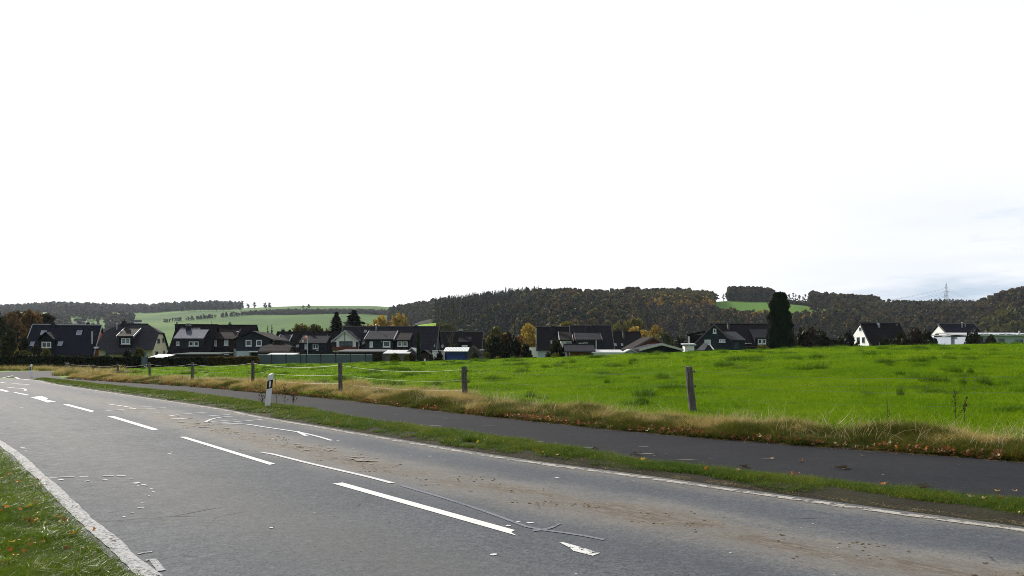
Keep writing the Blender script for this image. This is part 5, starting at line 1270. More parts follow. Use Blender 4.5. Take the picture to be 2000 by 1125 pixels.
wood('ridge_wood', dk, hillM, 900, 1238, 1350, 0, 700, .75, 1.1, t0=.965, pad=-500)
wood('ridge_wood', dk + br, hillM, 1100, 1424, 1508, 0, 700, .7, 1.1, t0=.97, pad=-500)
wood('ridge_wood', dk[:2] + pu, hillM, 700, 1508, 1600, 0, 700, .2, .4, t0=.97, pad=-500)
wood('ridge_wood', br + dk, hillM, 1500, 1584, 1716, 0, 700, .75, 1.15, t0=.93, pad=-500)
# village trees
BR1 = tree_proto('conifer', 301, 14, 3.2, F_CO, 6000, .5, name='spruce', tr=.2, lev=40, pw=.8); BR2 = tree_proto('conifer', 302, 14, 3.6, F_CO, 5200, .6, name='spruce', tr=.2, lev=36, pw=.65)
fit(BR1, 14, 657, 609.5, 165, -2.8, 'loose dark spruce, left one of the pair behind the white gabled house', 3.2, 80); fit(BR2, 14, 691, 606.5, 160, -2.8, 'dense dark spruce, right one of the pair behind the white gabled house', 3.6, 96)
b3 = tree_proto('conifer', 303, 8, 2, F_CO, 1500, .4, name='spruce', tr=.12)
fit(b3, 8, 523, 637, 165, -2.8, 'small dark fir behind the blue grey gable', 2, 22); fit(b3, 8, 531, 635, 168, -2.8, 'small dark fir with full crown, right of its twin', 2, 20)
b4 = tree_proto('conifer', 304, 8, 2, F_CO, 900, .4, name='spruce', tr=.12); fit(b4, 8, 1154, 631, 170, -2.8, 'dark fir tip showing above the grey tiled roof', 2, 9); fit(b4, 8, 1195, 640, 165, -2.8, 'dark conifer between the grey tiled pair and the black roof', 2, 8)
CY = tree_proto('d', 310, 10, 1.7, F_CY, 9000, .20, 60, .03, 'column', tr=.2, twigs=4, name='cypress')
def cyp(h, r, n, size, seed):
    e = empty('cypress', (0, 0, 0)); rs = np.random.default_rng(seed); N = n; t = rs.random(N) ** .9; a = rs.random(N) * 6.283
    lob = 1 + .10 * np.sin(13 * a + 31 * t) * (rs.random(N)) + .12 * np.sin(2 * a + 47 * t) * (t > .2) + .10 * np.sin(3 * a + 9 * t) + .09 * np.sin(7 * a - 23 * t) + .07 * np.sin(41 * t + 2 * a)
    R0 = r * np.interp(t, [0, .08, .3, .6, .8, .93, 1], [.88, 1, .98, .84, .68, .55, .30]) * lob; q = R0 * rs.random(N) ** .28
    P = np.stack([q * np.cos(a), q * np.sin(a), h * t * .985], 1); up = np.stack([.5 * np.cos(a) + rs.normal(0, .3, N), .5 * np.sin(a) + rs.normal(0, .3, N), np.ones(N)], 1); up /= np.linalg.norm(up, axis=1)[:, None]
    sd = np.stack([-np.sin(a), np.cos(a), rs.normal(0, .4, N)], 1); s = size * (.5 + rs.random(N))[:, None]
    V = np.stack([P - up * s, P - sd * s * .5, P + up * s, P + sd * s * .5], 1).reshape(-1, 3); c = np.repeat(.5 * rs.random(N) + .25 + .25 * np.sin(5 * a + 17 * t), 4)
    link('trunk', trunk_mesh('trunk', M_BARK, h * .8, .18 * r, [(0, 0, h * .5)], 0, seed), e); link('crown', np_mesh('crown', V, quads(N), F_CY, smooth_=False, colors=np.repeat(c[:, None], 3, 1)), e); return e
for ch in list(CY.children): bpy.data.objects.remove(ch)
bpy.data.objects.remove(CY)
c1 = cyp(10, 1.7, 14000, .22, 5); fit(c1, 10, 1522.5, 571, 98, -1, 'very tall dark green columnar cypress standing alone at the meadow edge', 1.7, 54)
c2 = cyp(6, .5, 3500, .14, 6); fit(c2, 6, 817.5, 649, 96, -.6, 'slim dark cypress in front of the widest house', .5, 8.5)

F_BU = mat_fol('shrub_leaves', [(.2, (.008, .012, .006)), (.5, (.016, .020, .009)), (.8, (.034, .034, .012))], .2); F_UM = mat_fol('umber_leaves', [(.2, (.014, .010, .007)), (.5, (.028, .019, .010)), (.8, (.055, .034, .014))], .2)
BUSH = {k: [tree_proto('d', 320 + 7 * j + i, 5, 2.4, m_, 1700, .26, 16, .05, tr=.10, twigs=10, name='bush') for i in range(2)] for j, (k, m_) in enumerate([('dark', F_BU), ('olive', F_OL), ('brown', F_BR), ('yellow', F_YE), ('orange', F_OR), ('green', F_GR), ('umber', F_UM)])}
bc = [0]
def bush(kind, px, top, Y, w, lab, zg=None, cat='bush'):
    if zg is None: zg = float(gz((px - 1000) / F * Y, Y, False)) - .2
    w = max(w, (.52 if Y < 180 else .72) * (zat(top, Y) - zg) / Y * F); bc[0] += 1; return fit(BUSH[kind][bc[0] % 2], 5, px, top, Y, zg, lab, 2.4, w, cat=cat)
for a in [('brown',62,606,175,52,'large russet tree behind the left end of the dark bungalow'), ('brown',30,612,180,50,'wide russet brown tree at the left edge behind the bungalow'), ('orange',78,610,190,34,'orange tinted tree just left of the bungalow ridge'), ('dark',4,618,150,50,'dark bare looking tree cut by the left edge'),
          ('dark',16,648,108,52,'dense dark bush at the far left above the hedge'), ('dark',44,662,104,36,'dark shrub overlapping the left eave of the bungalow'), ('yellow',40,668,106,11,'small bright yellow shrub left of the bungalow'), ('olive',50,684,99,28,'yellowish green shrub below the left end of the bungalow'),
          ('olive',88,681,99,26,'olive shrub below the dormer of the bungalow'), ('dark',66,676,101,26,'dark shrub between two yellowish shrubs under the bungalow'), ('olive',272,681,101,12,'yellow green shrub at the right corner of the cream house'), ('dark',250,684,101,18,'dark garden bush in front of the cream house'),
          ('olive',590,636,190,22,'bare olive shrub rising behind the long low roof'), ('olive',625,634,190,36,'olive yellow round tree left of the spruce pair'), ('orange',725,628,300,12,'small orange tree behind the widest roof, leftmost of four'), ('yellow',746,624,300,20,'golden tree behind the widest roof'),
          ('yellow',764,626,300,18,'low golden tree behind the dormers of the widest roof'), ('yellow',777,620,300,15,'tallest golden tree behind the widest roof'), ('olive',866,634,300,16,'bushy olive tree at the right end of the bright pasture'),
          ('green',886,667,133,18,'round green shrub in front of the brown black house'), ('olive',965,640,175,26,'yellow green tree right of the brown black house'), ('orange',1003,642,180,22,'orange pink tree between the two groups of houses'), ('yellow',978,643,185,12,'small yellow topped tree between the two groups of houses'),
          ('umber',988,652,108,34,'dense brown bush between the two groups of houses'), ('dark',970,660,104,34,'large dark bush right of the brown black house'), ('dark',1000,664,103,36,'wide dark bush left of the white balcony'), ('dark',1030,676,102,30,'low dark shrub below the white balcony'), ('yellow',1031,638,200,17,'golden tree left of the grey dish'),
          ('dark',1083,667,99,13,'dark narrow shrub in front of the semi-detached house'), ('olive',1085,689,97,16,'low olive shrub left of the brown hut'), ('olive',1108,632,220,14,'olive tree top above the semi-detached roofs'), ('olive',1228,620,330,22,'grey green tree behind the plain black roof'), ('yellow',1229,629,300,13,'golden tree behind the plain black roof'),
          ('yellow',1280,641,240,15,'bright yellow tree above the dark garage'), ('yellow',1265,636,280,15,'yellow tree left of the brightest yellow one'), ('orange',1203,640,300,10,'small orange tree beside the grey tiled roof'), ('olive',1295,650,230,20,'olive shrub behind the dark garage'),
          ('dark',1330,662,120,26,'dark shrub right of the dark garage'), ('olive',1490,676,95,16,'low yellow green bush at the foot of the tall cypress'), ('dark',1560,650,112,30,'dark bush right of the tall cypress'), ('umber',1582,641,112,36,'brownish dark bush right of the tall cypress'), ('dark',1600,652,108,30,'dark bush in front of the small barn'),
          ('dark',1645,661,108,26,'dark green bush left of the white end wall'), ('dark',1664,655,112,22,'dark bush touching the white end wall'), ('dark',1628,668,102,30,'low dark bush before the small barn'), ('dark',1723,663,97,22,'low round dark bush right of the white end wall'),
          ('dark',1755,652,104,34,'bare dark shrub in front of the steep black roof'), ('umber',1790,645,112,40,'brown bush between the two white gabled houses'), ('dark',1815,650,108,34,'dark brown bush left of the white gabled house'), ('umber',1835,655,118,16,'brown shrub touching the white gable'),
          ('dark',1772,664,98,30,'low dark shrub at the crest of the meadow'), ('dark',1898,652,98,10,'thin dark shrub in front of the white annex'), ('dark',1935,660,99,14,'dark shrub before the pale blue workshop'), ('olive',1960,600,560,20,'olive tree on the right hillside'), ('yellow',1967,612,560,14,'yellow tree low on the right hillside'), ('olive',1970,626,520,12,'olive tree at the foot of the right hillside'),
          ('olive',770,691,94,30,'low straggly garden plants left of the slim cypress'), ('umber',805,692,94,14,'reddish garden shrub left of the slim cypress'), ('olive',795,693,94,16,'green garden shrub left of the slim cypress'), ('dark',842,694,95,16,'dark garden shrub right of the slim cypress'), ('dark',740,692,97,16,'dark shrub at the right end of the panel fence'),
          ('dark',925,690,94,24,'dark low shrub below the grey hut'), ('olive',950,689,94,22,'low olive hedge plant right of the grey hut'), ('dark',855,690,98,10,'thin dark shrub on the white trellis wall')]:
    b = bush(*a)
    if b['label'].split(',')[0].split()[-1] != '' and ' tree' in b['label'] and 'shrub' not in b['label']: b['category'] = 'tree'
for pr_ in [q for l_ in BUSH.values() for q in l_] + TR + TB + TS + SP:
    if id(pr_) not in used_p:
        for ch in list(pr_.children): bpy.data.objects.remove(ch)
        bpy.data.objects.remove(pr_)
# bare tree
def bare_tree(seed, h):
    rs = random.Random(seed); m = MB(); tips = []
    def grow(p, d, L, r, lev):
        q = p + d * L; mid = (p + q) / 2 + V3(rs.gauss(0, .03), rs.gauss(0, .03), rs.gauss(0, .02)) * L; m.tube([p, mid, q], [r, r * .8, r * .6], 5 if lev > 2 else 7, cap=False)
        if lev >= 6: tips.append(q); return
        for _ in range(2 if lev else 4):
            ax = V3(rs.gauss(0, 1), rs.gauss(0, 1), rs.gauss(0, .4)); nd = d + ax * .42; nd[2] = nd[2] * .9 + .12; nd /= np.linalg.norm(nd); grow(q, nd, L * rs.uniform(.68, .86), r * .58, lev + 1)
    grow(V3(0, 0, -.3), V3(.01, .01, 1.0), h * .30, h * .018, 0)
    e = empty('bare_tree', (0, 0, 0)); link('trunk', m.mesh('trunk', M_BARK, fix=False, smooth_=True), e)
    V, c = cloud(np.array(tips), np.full(len(tips), .5), 500, .09); link('crown', np_mesh('crown', V, quads(500), F_OL, smooth_=False, colors=np.repeat(c[:, None], 3, 1)), e); return e
bt = bare_tree(4, 13); place(bt, 876, 138, -2.5, 1.0, 'bare spreading tree with thin twigs behind the blue shed'); bt.scale = (.62, .62, 1.0); bt.rotation_euler = (0, 0, .6)

# hedges
def hedge(px0, px1, top, Y, lab, zg=-.3, dep=1.3, n=9000, mat=None, name='hedge'):
    x0, x1 = (px0 - 1000) / F * Y, (px1 - 1000) / F * Y; zt = zat(top, Y); L = x1 - x0
    P = np.stack([x0 + L * RNG.random(n), Y + dep * RNG.random(n), np.zeros(n)], 1); tt = RNG.random(n) ** .6; P[:, 2] = zg + (zt - zg + .12 * undul(P[:, 0] * 2, P[:, 1])) * tt
    f = RNG.random(n) < .55; P[f, 1] = Y + .15 * RNG.random(f.sum()); P = P - np.array([x0, Y, 0])
    a = RNG.normal(size=(n, 3)); a /= np.linalg.norm(a, axis=1)[:, None]; b = np.cross(a, RNG.normal(size=(n, 3))); b /= np.linalg.norm(b, axis=1)[:, None]; s = .16 * (.5 + RNG.random(n))[:, None]
    V = np.stack([P - a * s, P - b * s * .6, P + a * s, P + b * s * .6], 1).reshape(-1, 3); c = np.repeat(RNG.random(n), 4)
    o = link(name, np_mesh(name, V, quads(n), mat or F_HEDGE, smooth_=False, colors=np.repeat(c[:, None], 3, 1))); o.location = (x0, Y, 0)
    tag(o, lab, 'hedge')
hedge(-90, 118, 695.5, 97, 'tall dark hedge below the bungalow at the left edge', n=11000)
hedge(119, 275.5, 697.5, 95, 'clipped dark hedge between bungalow and garden gate', n=9000)
hedge(288.5, 400, 699.5, 95, 'dark hedge right of the garden gate'); hedge(401, 502, 698, 96, 'dark brown tinted hedge joining the panel fence', mat=F_DK)

# far white houses on the left hill
g = 'tiny white farm houses on the far left hillside'
FH = None
for i, (px, py, w) in enumerate([(92,630,24),(156,630,22),(266,632,18),(82,633,12),(252,632,8),(1018,660,5)]):
    if i < 5: x, y, z = hillL.at(px, py + 2)
    else: x, y, z = (px - 1000) / F * 330, 330, -8
    e = empty('farmhouse', (x, y, z), .2 * i, ['tiny hazy white farmhouse above the bungalow roof', 'tiny white farmhouse above the right end of the bungalow ridge', 'tiny white farmhouse above the cream house ridge', 'tiny dark roofed barn beside the left white farmhouse', 'tiny white outbuilding beside the farmhouse above the cream house', 'tiny white house end between bush and orange tree'][i], 'farmhouse')
    wv = w / F * y; hh = min(5, wv * .4); m = MB(); m.slab([(-wv/2, 0, -2), (-wv/2, 0, hh), (-wv/2, 4, hh * 1.7), (-wv/2, 8, hh), (-wv/2, 8, -2)], (wv, 0, 0)); m.build('wall', M_WHT if i != 3 else M_WOODD, e)
    m = MB(); m.slab([(-wv/2-.4, -.5, hh), (wv/2+.4, -.5, hh), (wv/2+.4, 4, hh*1.7+.3), (-wv/2-.4, 4, hh*1.7+.3)], (0,0,.3)); m.slab([(-wv/2-.4, 8.5, hh), (wv/2+.4, 8.5, hh), (wv/2+.4, 4, hh*1.7+.3), (-wv/2-.4, 4, hh*1.7+.3)], (0,0,.3)); m.build('roof', M_TILE, e)
# pylon
x, y, z = hillR.at(1848, 591.5); zt = zat(551, y) - z; e = empty('pylon', (x, y, z), .25, 'steel lattice pylon on the far hill at the right', 'pylon')
m = MB(); hw = lambda t: 3.4 * (1 - t) ** 1.2 + .35; n = 13; lvl = [zt * .93 * k / n for k in range(n + 1)]
for a, b in zip(lvl[:-1], lvl[1:]):
    A, B = hw(a / zt), hw(b / zt)
    for sx, sy in ((-1,-1),(1,-1),(1,1),(-1,1)): m.tube([(sx*A, sy*A, a), (sx*B, sy*B, b)], .22, 4)
    for s_ in (-1, 1):
        m.tube([(-A, s_*A, a), (B, s_*B, b)], .12, 4); m.tube([(A, s_*A, a), (-B, s_*B, b)], .12, 4); m.tube([(s_*A, -A, a), (s_*B, B, b)], .12, 4)
m.tube([(0, 0, zt * .9), (0, 0, zt)], [.3, .1], 4); m.build('tower', M_DARKM, e, fix=False)
for row_, wd in ((561, 5.0), (569, 8.5), (577, 5.5)):
    za = zat(row_, y) - z; m = MB()
    for s_ in (-1, 1): m.tube([(0, -.6, za + 1.0), (s_ * wd, 0, za)], .16, 4); m.tube([(0, .6, za), (s_ * wd, 0, za)], .16, 4); m.tube([(0, -.6, za), (s_ * wd, 0, za)], .16, 4); m.tube([(s_ * wd, 0, za), (s_ * wd, 0, za - 1.6)], .14, 4)
    m.build('cross_arm', M_DARKM, e, fix=False)
    for s_ in (-1, 1):
        m = MB()
        for dx, dz, dy in ((-190, -32, 60), (260, -26, 120)):
            m.tube([(s_ * wd + dx * t, dy * t, za - 1.6 + dz * t - 26 * t * (1 - t)) for t in np.linspace(0, 1, 14)], .11, 3, cap=False)
        m.build('cable', M_DARKM, e, fix=False)
# ------------------------------------------------------------------ pasture fence
def mat_post():
    t = NT('weathered_post'); o = t.obj(); s = t.mapping(o, (14, 14, 1.6)); n = t.noise(2.2, 6, .7, s, .6); n2 = t.noise(30, 3, .6, o)
    c = t.ramp(t.math('ADD', t.math('MULTIPLY', n, .75), t.math('MULTIPLY', n2, .25)), [(.32, (.035, .032, .030)), (.5, (.10, .092, .085)), (.68, (.22, .21, .19))])
    t.pbr(c, .9, .15, 0, t.bump(n, .8, .02)); return t.m
M_POST = mat_post(); M_WIRE = simple('fence_wire', (.16, .155, .15), .5, .4, .4, .1)
# px, top row, distance, lean in px at the base, radius
posts = [(2062,722,15.3,4,.075),(1345,716,19.0,9,.092),(906,716,23.2,3,.088),(664,708,28,2,.075),(494,705,35,0,.075),(376,708,42.5,-1,.078),(292,708.5,51,0,.078),(230,711,59,0,.08),(182,712,69,0,.08),(128,707,80,4,.10),(134,708,81,-6,.08)]
e = empty('pasture_fence', ((posts[1][0] - 1000) / F * 19, 19, .1), 0, 'weathered wooden posts with sagging wires along the meadow edge', 'fence')
E0 = V3(*e.location); tops = []
for i, (px, top, Y, lean, r) in enumerate(posts):
    X = (px - 1000) / F * Y; zg = float(gz(X, Y, False)) - .15; zt = zat(top, Y); bx = X + lean / F * Y; rs = random.Random(i)
    m = MB(); n = 12; nv = 9; vs = []
    for j in range(nv + 1):
        t = j / nv; zz_ = zg + (zt - zg) * t; cx = bx + (X - bx) * t + .006 * math.sin(5 * t + i); rr = r * (1.04 - .1 * t)
        for k in range(n):
            a = 6.283 * k / n; q = rr * (1 + .07 * math.sin(3 * a + i) + .03 * rs.uniform(-1, 1)); vs.append((cx + q * math.cos(a), Y + q * math.sin(a), zz_ + (rs.uniform(-.012, .012) if j == nv else 0)))
    fs = [(j*n+k, j*n+(k+1) % n, (j+1)*n+(k+1) % n, (j+1)*n+k) for j in range(nv) for k in range(n)] + [tuple(nv*n+k for k in range(n))]
    m.raw([tuple(V3(*v) - E0) for v in vs], fs); p = m.build('post', M_POST, e); tops.append((bx, X, Y, zg, zt))
    if i < 5:
        for f in (.62, .90):
            m = MB(); c = V3(bx + (X - bx) * f + r * .9, Y - .02, zg + (zt - zg) * f) - E0; m.tube([c, c + V3(.045, -.01, 0)], .016, 6); m.tube([c + V3(.045, -.01, -.02), c + V3(.045, -.01, .025)], .014, 6)
            m.build('insulator', M_DARKM, p)
for f, sag, rr in ((.93, .14, .0024), (.66, .10, .0019), (.42, .08, .0016)):
    for i in range(len(tops) - 1):
        a, b = tops[i], tops[i + 1]; pa = V3(a[0] + (a[1] - a[0]) * f, a[2] - .08, a[3] + (a[4] - a[3]) * f); pb = V3(b[0] + (b[1] - b[0]) * f, b[2] - .08, b[3] + (b[4] - b[3]) * f)
        m = MB(); R0 = rr * (1 + max(0, (a[2] - 24)) / 16.0)
        m.tube([pa + (pb - pa) * t - V3(0, 0, 4 * sag * t * (1 - t)) - E0 for t in np.linspace(0, 1, 12)], R0, 4, cap=False); m.build('wire', M_WIRE, e, fix=False)
# thin mesh verticals at the right
m = MB()
for k in range(26):
    t = .02 + k * .024; a, b = tops[0], tops[1]; x = a[1] + (b[1] - a[1]) * t; y = a[2] + (b[2] - a[2]) * t - .06; zt = 1.12 - .12 * 4 * t * (1 - t); m.tube([V3(x, y, zt - .34) - E0, V3(x, y, zt) - E0], .0015, 4, cap=False)
m.tube([V3(tops[0][1] + (tops[1][1] - tops[0][1]) * t, tops[0][2] + (tops[1][2] - tops[0][2]) * t - .06, .95 - .12 * 4 * t * (1 - t)) - E0 for t in np.linspace(0, .66, 12)], .0015, 4, cap=False); m.build('wire_netting', M_WIRE, e, fix=False)

# ------------------------------------------------------------------ delineator posts
M_DW = simple('white_plastic', (.72, .73, .76), .55, .35, 0, .10, 5); M_DB = simple('black_band', (.006, .006, .008), .35, .5, 0, .1); M_RF = simple('reflector', (.75, .77, .80), .2, .7, 0, .05, 20)
def delineator(px, base, lean, yaw, hgt, label, Y=None):
    X, Yg = gpt(px, base); Y = Y or Yg; X = (px - 1000) / F * Y
    e = empty('delineator_post', (X, Y, 0), yaw, label, 'roadside post', 'white roadside delineator posts'); e.rotation_euler = (0, lean, yaw)
    W_, D_ = .074, .085
    sec = [(-W_, -.008), (-W_ * .75, -.016), (W_ * .75, -.016), (W_, -.008), (W_ * .95, .02), (.022, D_), (-.022, D_), (-W_ * .95, .02)]
    def prism(z0f, z1f, g=0.0, rnd=False):
        m = MB(); n = len(sec); vs = []
        for f in (z0f, z1f):
            for x, y in sec: vs.append((x * (1 + g), y * (1 + g) + (0 if not g else 0), f(x)))
        m.raw(vs, [(k, (k+1) % n, n + (k+1) % n, n + k) for k in range(n)] + [tuple(range(n))[::-1], tuple(range(n, 2 * n))]); return m
    sl = .35
    prism(lambda x: -.2, lambda x: hgt - .32 + sl * x).build('lower_body', M_DW, e)
    prism(lambda x: hgt - .3195 + sl * x, lambda x: hgt - .08 + sl * x, .012).build('black_band', M_DB, e)
    prism(lambda x: hgt - .0795 + sl * x + .0, lambda x: hgt + .10 + .45 * x - .02 * (abs(x) / W_) ** 2 * 1.2).build('top_body', M_DW, e)
    m = MB(); m.slab([(-.021, -.0185, hgt - .285 - .005), (.021, -.0185, hgt - .285 + .01), (.021, -.0185, hgt - .105 + .01), (-.021, -.0185, hgt - .105 - .005)], (0, -.006, 0)); m.build('reflector', M_RF, e)
delineator(521.5, 801, R_(6), R_(22), .93, 'leaning white roadside post with slanted black band and white reflector, nearest one')
delineator(61, 737.5, R_(0), R_(30), .86, 'small distant white roadside post at the side road junction')
# white kerb stone / marker at the junction
# ------------------------------------------------------------------ weeds
M_WEED = simple('dry_weed_stem', (.075, .05, .03), .9, .1, 0, .3, 6)
def weed(px, base, top, label, seed, n=9, spread=.12, Y=None, seeds=True):
    X, Yg = gpt(px, base); Y = Y or Yg; X = (px - 1000) / F * Y; zg = float(gz(X, Y, False)); h = zat(top, Y) - zg; rs = random.Random(seed)
    m = MB(); lean = rs.uniform(-.08, .08); pt = lambda t: V3(lean * h * t * t, .02 * math.sin(4 * t), h * t); m.tube([pt(t) for t in (0, .3, .6, .85, 1)], [.006, .005, .004, .003, .002], 5)
    lf = MB()
    for k in range(n):
        t = rs.uniform(.25, .95); a = rs.random() * 6.28; L = spread * rs.uniform(.5, 1.3) * (1.15 - t); q = pt(t); d = V3(math.cos(a) * L, math.sin(a) * L, L * rs.uniform(.8, 1.8)); m.tube([q, q + d * .6, q + d], [.003, .0025, .0015], 4)
        for _ in range(7 if seeds else 2):
            c = q + d * rs.uniform(.3, 1.05); s = .007 * rs.uniform(.6, 1.6); u = V3(rs.gauss(0, 1), rs.gauss(0, 1), rs.gauss(0, 1)) * s; v = V3(rs.gauss(0, 1), rs.gauss(0, 1), rs.gauss(0, 1)) * s; lf.poly([c - u, c - v, c + u, c + v])
    for k in range(60 if seeds else 6):
        t = rs.uniform(.45, 1.0); c = pt(t) + V3(rs.gauss(0, .012), rs.gauss(0, .012), 0); s = .008; u = V3(rs.gauss(0, 1), rs.gauss(0, 1), rs.gauss(0, 1)) * s; v = V3(rs.gauss(0, 1), rs.gauss(0, 1), rs.gauss(0, 1)) * s; lf.poly([c - u, c - v, c + u, c + v])
    e = empty('dead_weed', (X, Y, zg), 0, label, 'weed'); link('stem', m.mesh('stem', M_WEED, fix=False), e); link('foliage', lf.mesh('foliage', M_WEED, fix=False), e)
weed(1868, 845, 762, 'tall dark dead weed stalk at the right meadow edge', 1); weed(1884, 838, 773, 'shorter dark seedy weed stalk at the right meadow edge', 2, 12)
weed(1735, 845, 748, 'thin pale bent stalk above the dry grass at the right', 3, 4, .1, seeds=False)
weed(540, 805, 733, 'thin leafless weed just behind the near roadside post', 4, 9, .35, Y=22.3, seeds=False); weed(556, 802, 758, 'small branching weed right of the near roadside post', 5, 14, .35, Y=22.6)
weed(572, 800, 770, 'low branching weed beside the path right of the roadside post', 6, 14, .35, Y=22.8); weed(512, 800, 766, 'short reddish twiggy weed left of the roadside post', 7, 12, .3, Y=22.4)
weed(486, 762, 716, 'bare weed beside the fence post behind the roadside post', 8, 8, .3, seeds=False); weed(356, 752, 722, 'small bare weed left of a far fence post', 9, 8, .3, seeds=False)
# ------------------------------------------------------------------ single leaves and bits on the path
def one(name, me, px, py, s, label, cat, tilt=.3, z=.02):
    s *= .62; x, y = gpt(px, py); o = link(name, me); o.location = (x, y, z); o.scale = (s, s, s); o.rotation_euler = (random.gauss(0, tilt), random.gauss(0, tilt), random.random() * 6.28); return tag(o, label, cat)
for a in [('leaf', ly[0], 1683, 892, 1.0, 'yellow leaf alone in the middle of the path', 'leaf'), ('leaf', ly[1], 1949, 962, 1.1, 'curled yellow leaf with raised stalk near the right edge', 'leaf', .6), ('leaf', lp[0], 1981, 963, 1.0, 'flat pale brown leaf at the right edge of the path', 'leaf'),
          ('leaf', lb[0], 1567, 904, 1.1, 'dark curled leaf on the path below the post', 'leaf'), ('leaf', lp[1], 1508, 899, 1.1, 'flat faded leaf left of the dark curled one', 'leaf', .05), ('leaf', lv[0], 583, 785, 1.4, 'small orange leaf on the path right of the roadside post', 'leaf'),
          ('leaf', lv[1], 1549, 940, 1.2, 'bright orange leaf on the verge, left of two', 'leaf', .8, .09), ('leaf', lv[2], 1559, 941, 1.1, 'bright orange leaf on the verge, right of two', 'leaf', .8, .09), ('leaf', lv[0], 1490, 944, 1.2, 'orange leaf lower on the verge left of the bright pair', 'leaf', .8, .07), ('leaf', lv[1], 1726, 962, 1.1, 'dull orange leaf on the verge at the right', 'leaf', .6, .09),
          ('leaf', lp[0], 1836, 982, 1.0, 'pale leaf at the roadside edge at the right', 'leaf', .5, .06), ('leaf', ly[1], 1717, 968, .8, 'small pale yellow leaf near the path edge', 'leaf', .5, .07), ('leaf', lp[1], 1127, 893, 1.2, 'pink tan leaf on the verge in the middle', 'leaf', .6, .07), ('leaf', lb[2], 797, 861, 1.2, 'dark red leaf by the white line', 'leaf', .3, .05)]:
    one(*a)
def twigs(px, py, label, n=14, w=.16, mat=None, flat=.03):
    x, y = gpt(px, py); m = MB()
    for _ in range(n):
        a = random.gauss(0, .7); L = random.uniform(.2, .7) * w; c = V3(random.gauss(0, w * .25), random.gauss(0, .05), random.uniform(.006, flat)); d = V3(math.cos(a), math.sin(a), random.gauss(0, .1)) * L / 2; m.tube([c - d, c, c + d], [.003, .006, .002], 4)
    o = m.build('clod', mat or M_CL, None, fix=False); o.location = (x, y, .012); tag(o, label, 'debris')
twigs(1165, 879, 'small dark clod of dirt on the path, farthest of three', 12, .10); twigs(1242, 890, 'wider dark clod of dirt and straw on the path', 18, .13); twigs(1456, 914, 'flat dark clod near the verge side of the path', 16, .13); twigs(1642, 917, 'long flat bundle of grey straw on the path', 16, .22); twigs(1797, 962, 'dark brown plant clump on the path edge at the right', 30, .22, flat=.08)
# pale smears on the path
M_SM = mat_paint('pale_smear', (.22, .21, .19), .55, 10, .2, (.15, .14, .13)); m = MB()
for px, py, r in [(811,805,.09),(870,818,.08),(848,832,.16),(955,833,.16),(1000,839,.12),(774,811,.09),(1342,900,.16),(1258,874,.1),(1052,864,.12),(1140,875,.2),(1260,887,.15),(1500,898,.12)]: blob(m, px, py, r, .0125, .25)
o = m.build('path_smears', M_SM, fix=False); o['kind'] = 'stuff'
# ------------------------------------------------------------------ haze
t = bpy.data.materials.new('haze_air'); t.use_nodes = True; t.node_tree.nodes.clear(); o_ = t.node_tree.nodes.new('ShaderNodeOutputMaterial'); v_ = t.node_tree.nodes.new('ShaderNodeVolumePrincipled')
v_.inputs['Color'].default_value = (.80, .88, 1.0, 1); v_.inputs['Density'].default_value = .000065; v_.inputs['Anisotropy'].default_value = 0; t.node_tree.links.new(v_.outputs[0], o_.inputs['Volume'])
m = MB(); m.box(-4700, 4700, -4700, 4700, -13.5, 160); o = m.build('haze', t, None); o['kind'] = 'stuff'
# ------------------------------------------------------------------ camera, light, sky
cam = bpy.data.cameras.new('camera'); co = bpy.data.objects.new('camera', cam); COL.objects.link(co)
co.location = (0, 0, H); co.rotation_euler = (math.pi / 2, 0, 0)
cam.sensor_width = 36; cam.lens = 27; cam.shift_y = (YH - 562.5) / 2000; cam.clip_start = .1; cam.clip_end = 20000
scene.camera = co
SUN_AZ, SUN_EL = R_(-38), R_(29)
sl = bpy.data.lights.new('sun', 'SUN'); sl.energy = 5.0; sl.angle = R_(.5); sl.color = (1, .94, .84)
so = bpy.data.objects.new('sun', sl); COL.objects.link(so)
import mathutils
d = mathutils.Vector((math.sin(SUN_AZ) * math.cos(SUN_EL), math.cos(SUN_AZ) * math.cos(SUN_EL), math.sin(SUN_EL)))
so.rotation_euler = d.to_track_quat('Z', 'Y').to_euler(); so.location = d * 300
w = bpy.data.worlds.new('World'); scene.world = w; w.use_nodes = True
nt = w.node_tree; nt.nodes.clear(); L = nt.links
out = nt.nodes.new('ShaderNodeOutputWorld'); bg = nt.nodes.new('ShaderNodeBackground'); L.new(bg.outputs[0], out.inputs[0]); bg.inputs[1].default_value = .1
sky = nt.nodes.new('ShaderNodeTexSky'); sky.sky_type = 'NISHITA'; sky.sun_disc = False; sky.sun_elevation = SUN_EL; sky.sun_rotation = SUN_AZ
sky.dust_density = 2.0
tc = nt.nodes.new('ShaderNodeTexCoord'); sp_ = nt.nodes.new('ShaderNodeSeparateXYZ'); L.new(tc.outputs['Generated'], sp_.inputs[0])
def wm(op, a, b=0.0, c=None):
    n = nt.nodes.new('ShaderNodeMath'); n.operation = op
    for s, v in zip(n.inputs, (a, b, c)):
        if v is None: continue
        if isinstance(v, bpy.types.NodeSocket): L.new(v, s)
        else: s.default_value = v
    return n.outputs[0]
def wr(f, stops):
    r = nt.nodes.new('ShaderNodeValToRGB'); L.new(f, r.inputs[0]); cr = r.color_ramp
    while len(cr.elements) < len(stops): cr.elements.new(.5)
    for e_, (p_, c_) in zip(cr.elements, stops): e_.position = p_; e_.color = (c_, c_, c_, 1) if not hasattr(c_, '__len__') else (*c_, 1)
    return r.outputs[0]
zz = wm('MAXIMUM', sp_.outputs[2], .0)
den = wm('ADD', zz, .10)
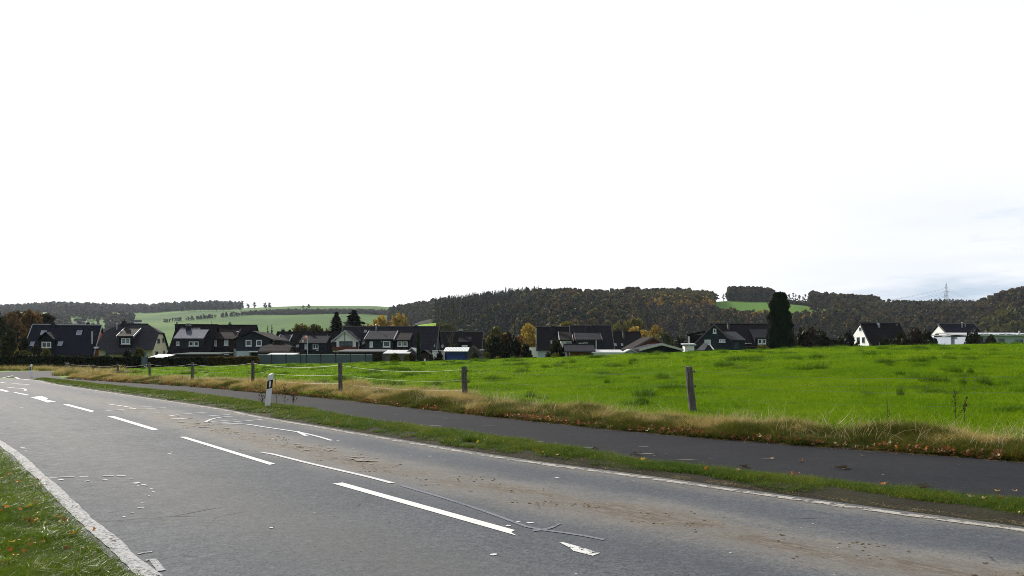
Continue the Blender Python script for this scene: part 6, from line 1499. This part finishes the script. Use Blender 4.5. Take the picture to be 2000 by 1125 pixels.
cmb = nt.nodes.new('ShaderNodeCombineXYZ'); L.new(wm('DIVIDE', sp_.outputs[0], den), cmb.inputs[0]); L.new(wm('DIVIDE', sp_.outputs[1], den), cmb.inputs[1])
n1 = nt.nodes.new('ShaderNodeTexNoise'); n1.inputs['Scale'].default_value = 1.1; n1.inputs['Detail'].default_value = 7; n1.inputs['Roughness'].default_value = .6; L.new(cmb.outputs[0], n1.inputs['Vector'])
# cloud cover: solid towards the sun, breaking up low down to the right (east) of the view
vec = nt.nodes.new('ShaderNodeVectorMath'); vec.operation = 'DOT_PRODUCT'; L.new(tc.outputs['Generated'], vec.inputs[0]); vec.inputs[1].default_value = (math.sin(R_(62)), math.cos(R_(62)), 0)
east = wr(vec.outputs['Value'], [(.52, 0), (.84, 1)])
low = wr(zz, [(.05, 1), (.14, .45), (.35, .25)])
thr = wm('MULTIPLY', east, low)
cov = wm('SUBTRACT', wm('ADD', n1.outputs['Fac'], .60), wm('MULTIPLY', thr, .78))
mask = wr(cov, [(.30, 0), (.62, 1)])
mx = nt.nodes.new('ShaderNodeMix'); mx.data_type = 'RGBA'; L.new(mask, mx.inputs[0])
tint = nt.nodes.new('ShaderNodeMix'); tint.data_type = 'RGBA'; tint.inputs[0].default_value = .72; L.new(sky.outputs[0], tint.inputs[6]); tint.inputs[7].default_value = (5.9, 7.3, 9.3, 1)
L.new(tint.outputs[2], mx.inputs[6])
cl = nt.nodes.new('ShaderNodeMix'); cl.data_type = 'RGBA'; n3 = nt.nodes.new('ShaderNodeTexNoise'); n3.inputs['Scale'].default_value = .7; n3.inputs['Detail'].default_value = 6; L.new(cmb.outputs[0], n3.inputs['Vector']); L.new(wm('MULTIPLY', wr(vec.outputs['Value'], [(.5, 0), (.85, 1)]), wr(n3.outputs['Fac'], [(.35, .35), (.62, 1)])), cl.inputs[0]); cl.inputs[6].default_value = (10.9, 10.9, 11.0, 1); cl.inputs[7].default_value = (8.7, 9.1, 9.8, 1)
L.new(cl.outputs[2], mx.inputs[7])
# the cloud deck is bright round the sun and dull on the far side of the sky
rear = nt.nodes.new('ShaderNodeMix'); rear.data_type = 'RGBA'; rear.blend_type = 'MULTIPLY'; rear.inputs[0].default_value = 1.0
L.new(mx.outputs[2], rear.inputs[6]); L.new(wr(wm('ADD', wm('MULTIPLY', sp_.outputs[1], .5), .5), [(.12, (.36, .39, .44)), (.82, (1, 1, 1))]), rear.inputs[7]); L.new(rear.outputs[2], bg.inputs[0])
scene.view_settings.view_transform = 'Standard'; scene.view_settings.look = 'None'; scene.view_settings.exposure = .08; scene.view_settings.gamma = 1
scene.render.engine = 'CYCLES'
c_ = scene.cycles; c_.use_denoising = True; c_.denoiser = 'OPENIMAGEDENOISE'; c_.denoising_input_passes = 'RGB_ALBEDO_NORMAL'; c_.denoising_prefilter = 'NONE'; c_.use_adaptive_sampling = False; c_.filter_width = .9; c_.max_bounces = 6; c_.diffuse_bounces = 3; c_.glossy_bounces = 2; c_.transparent_max_bounces = 12; c_.transmission_bounces = 3; c_.volume_bounces = 0
c_.sample_clamp_indirect = 6
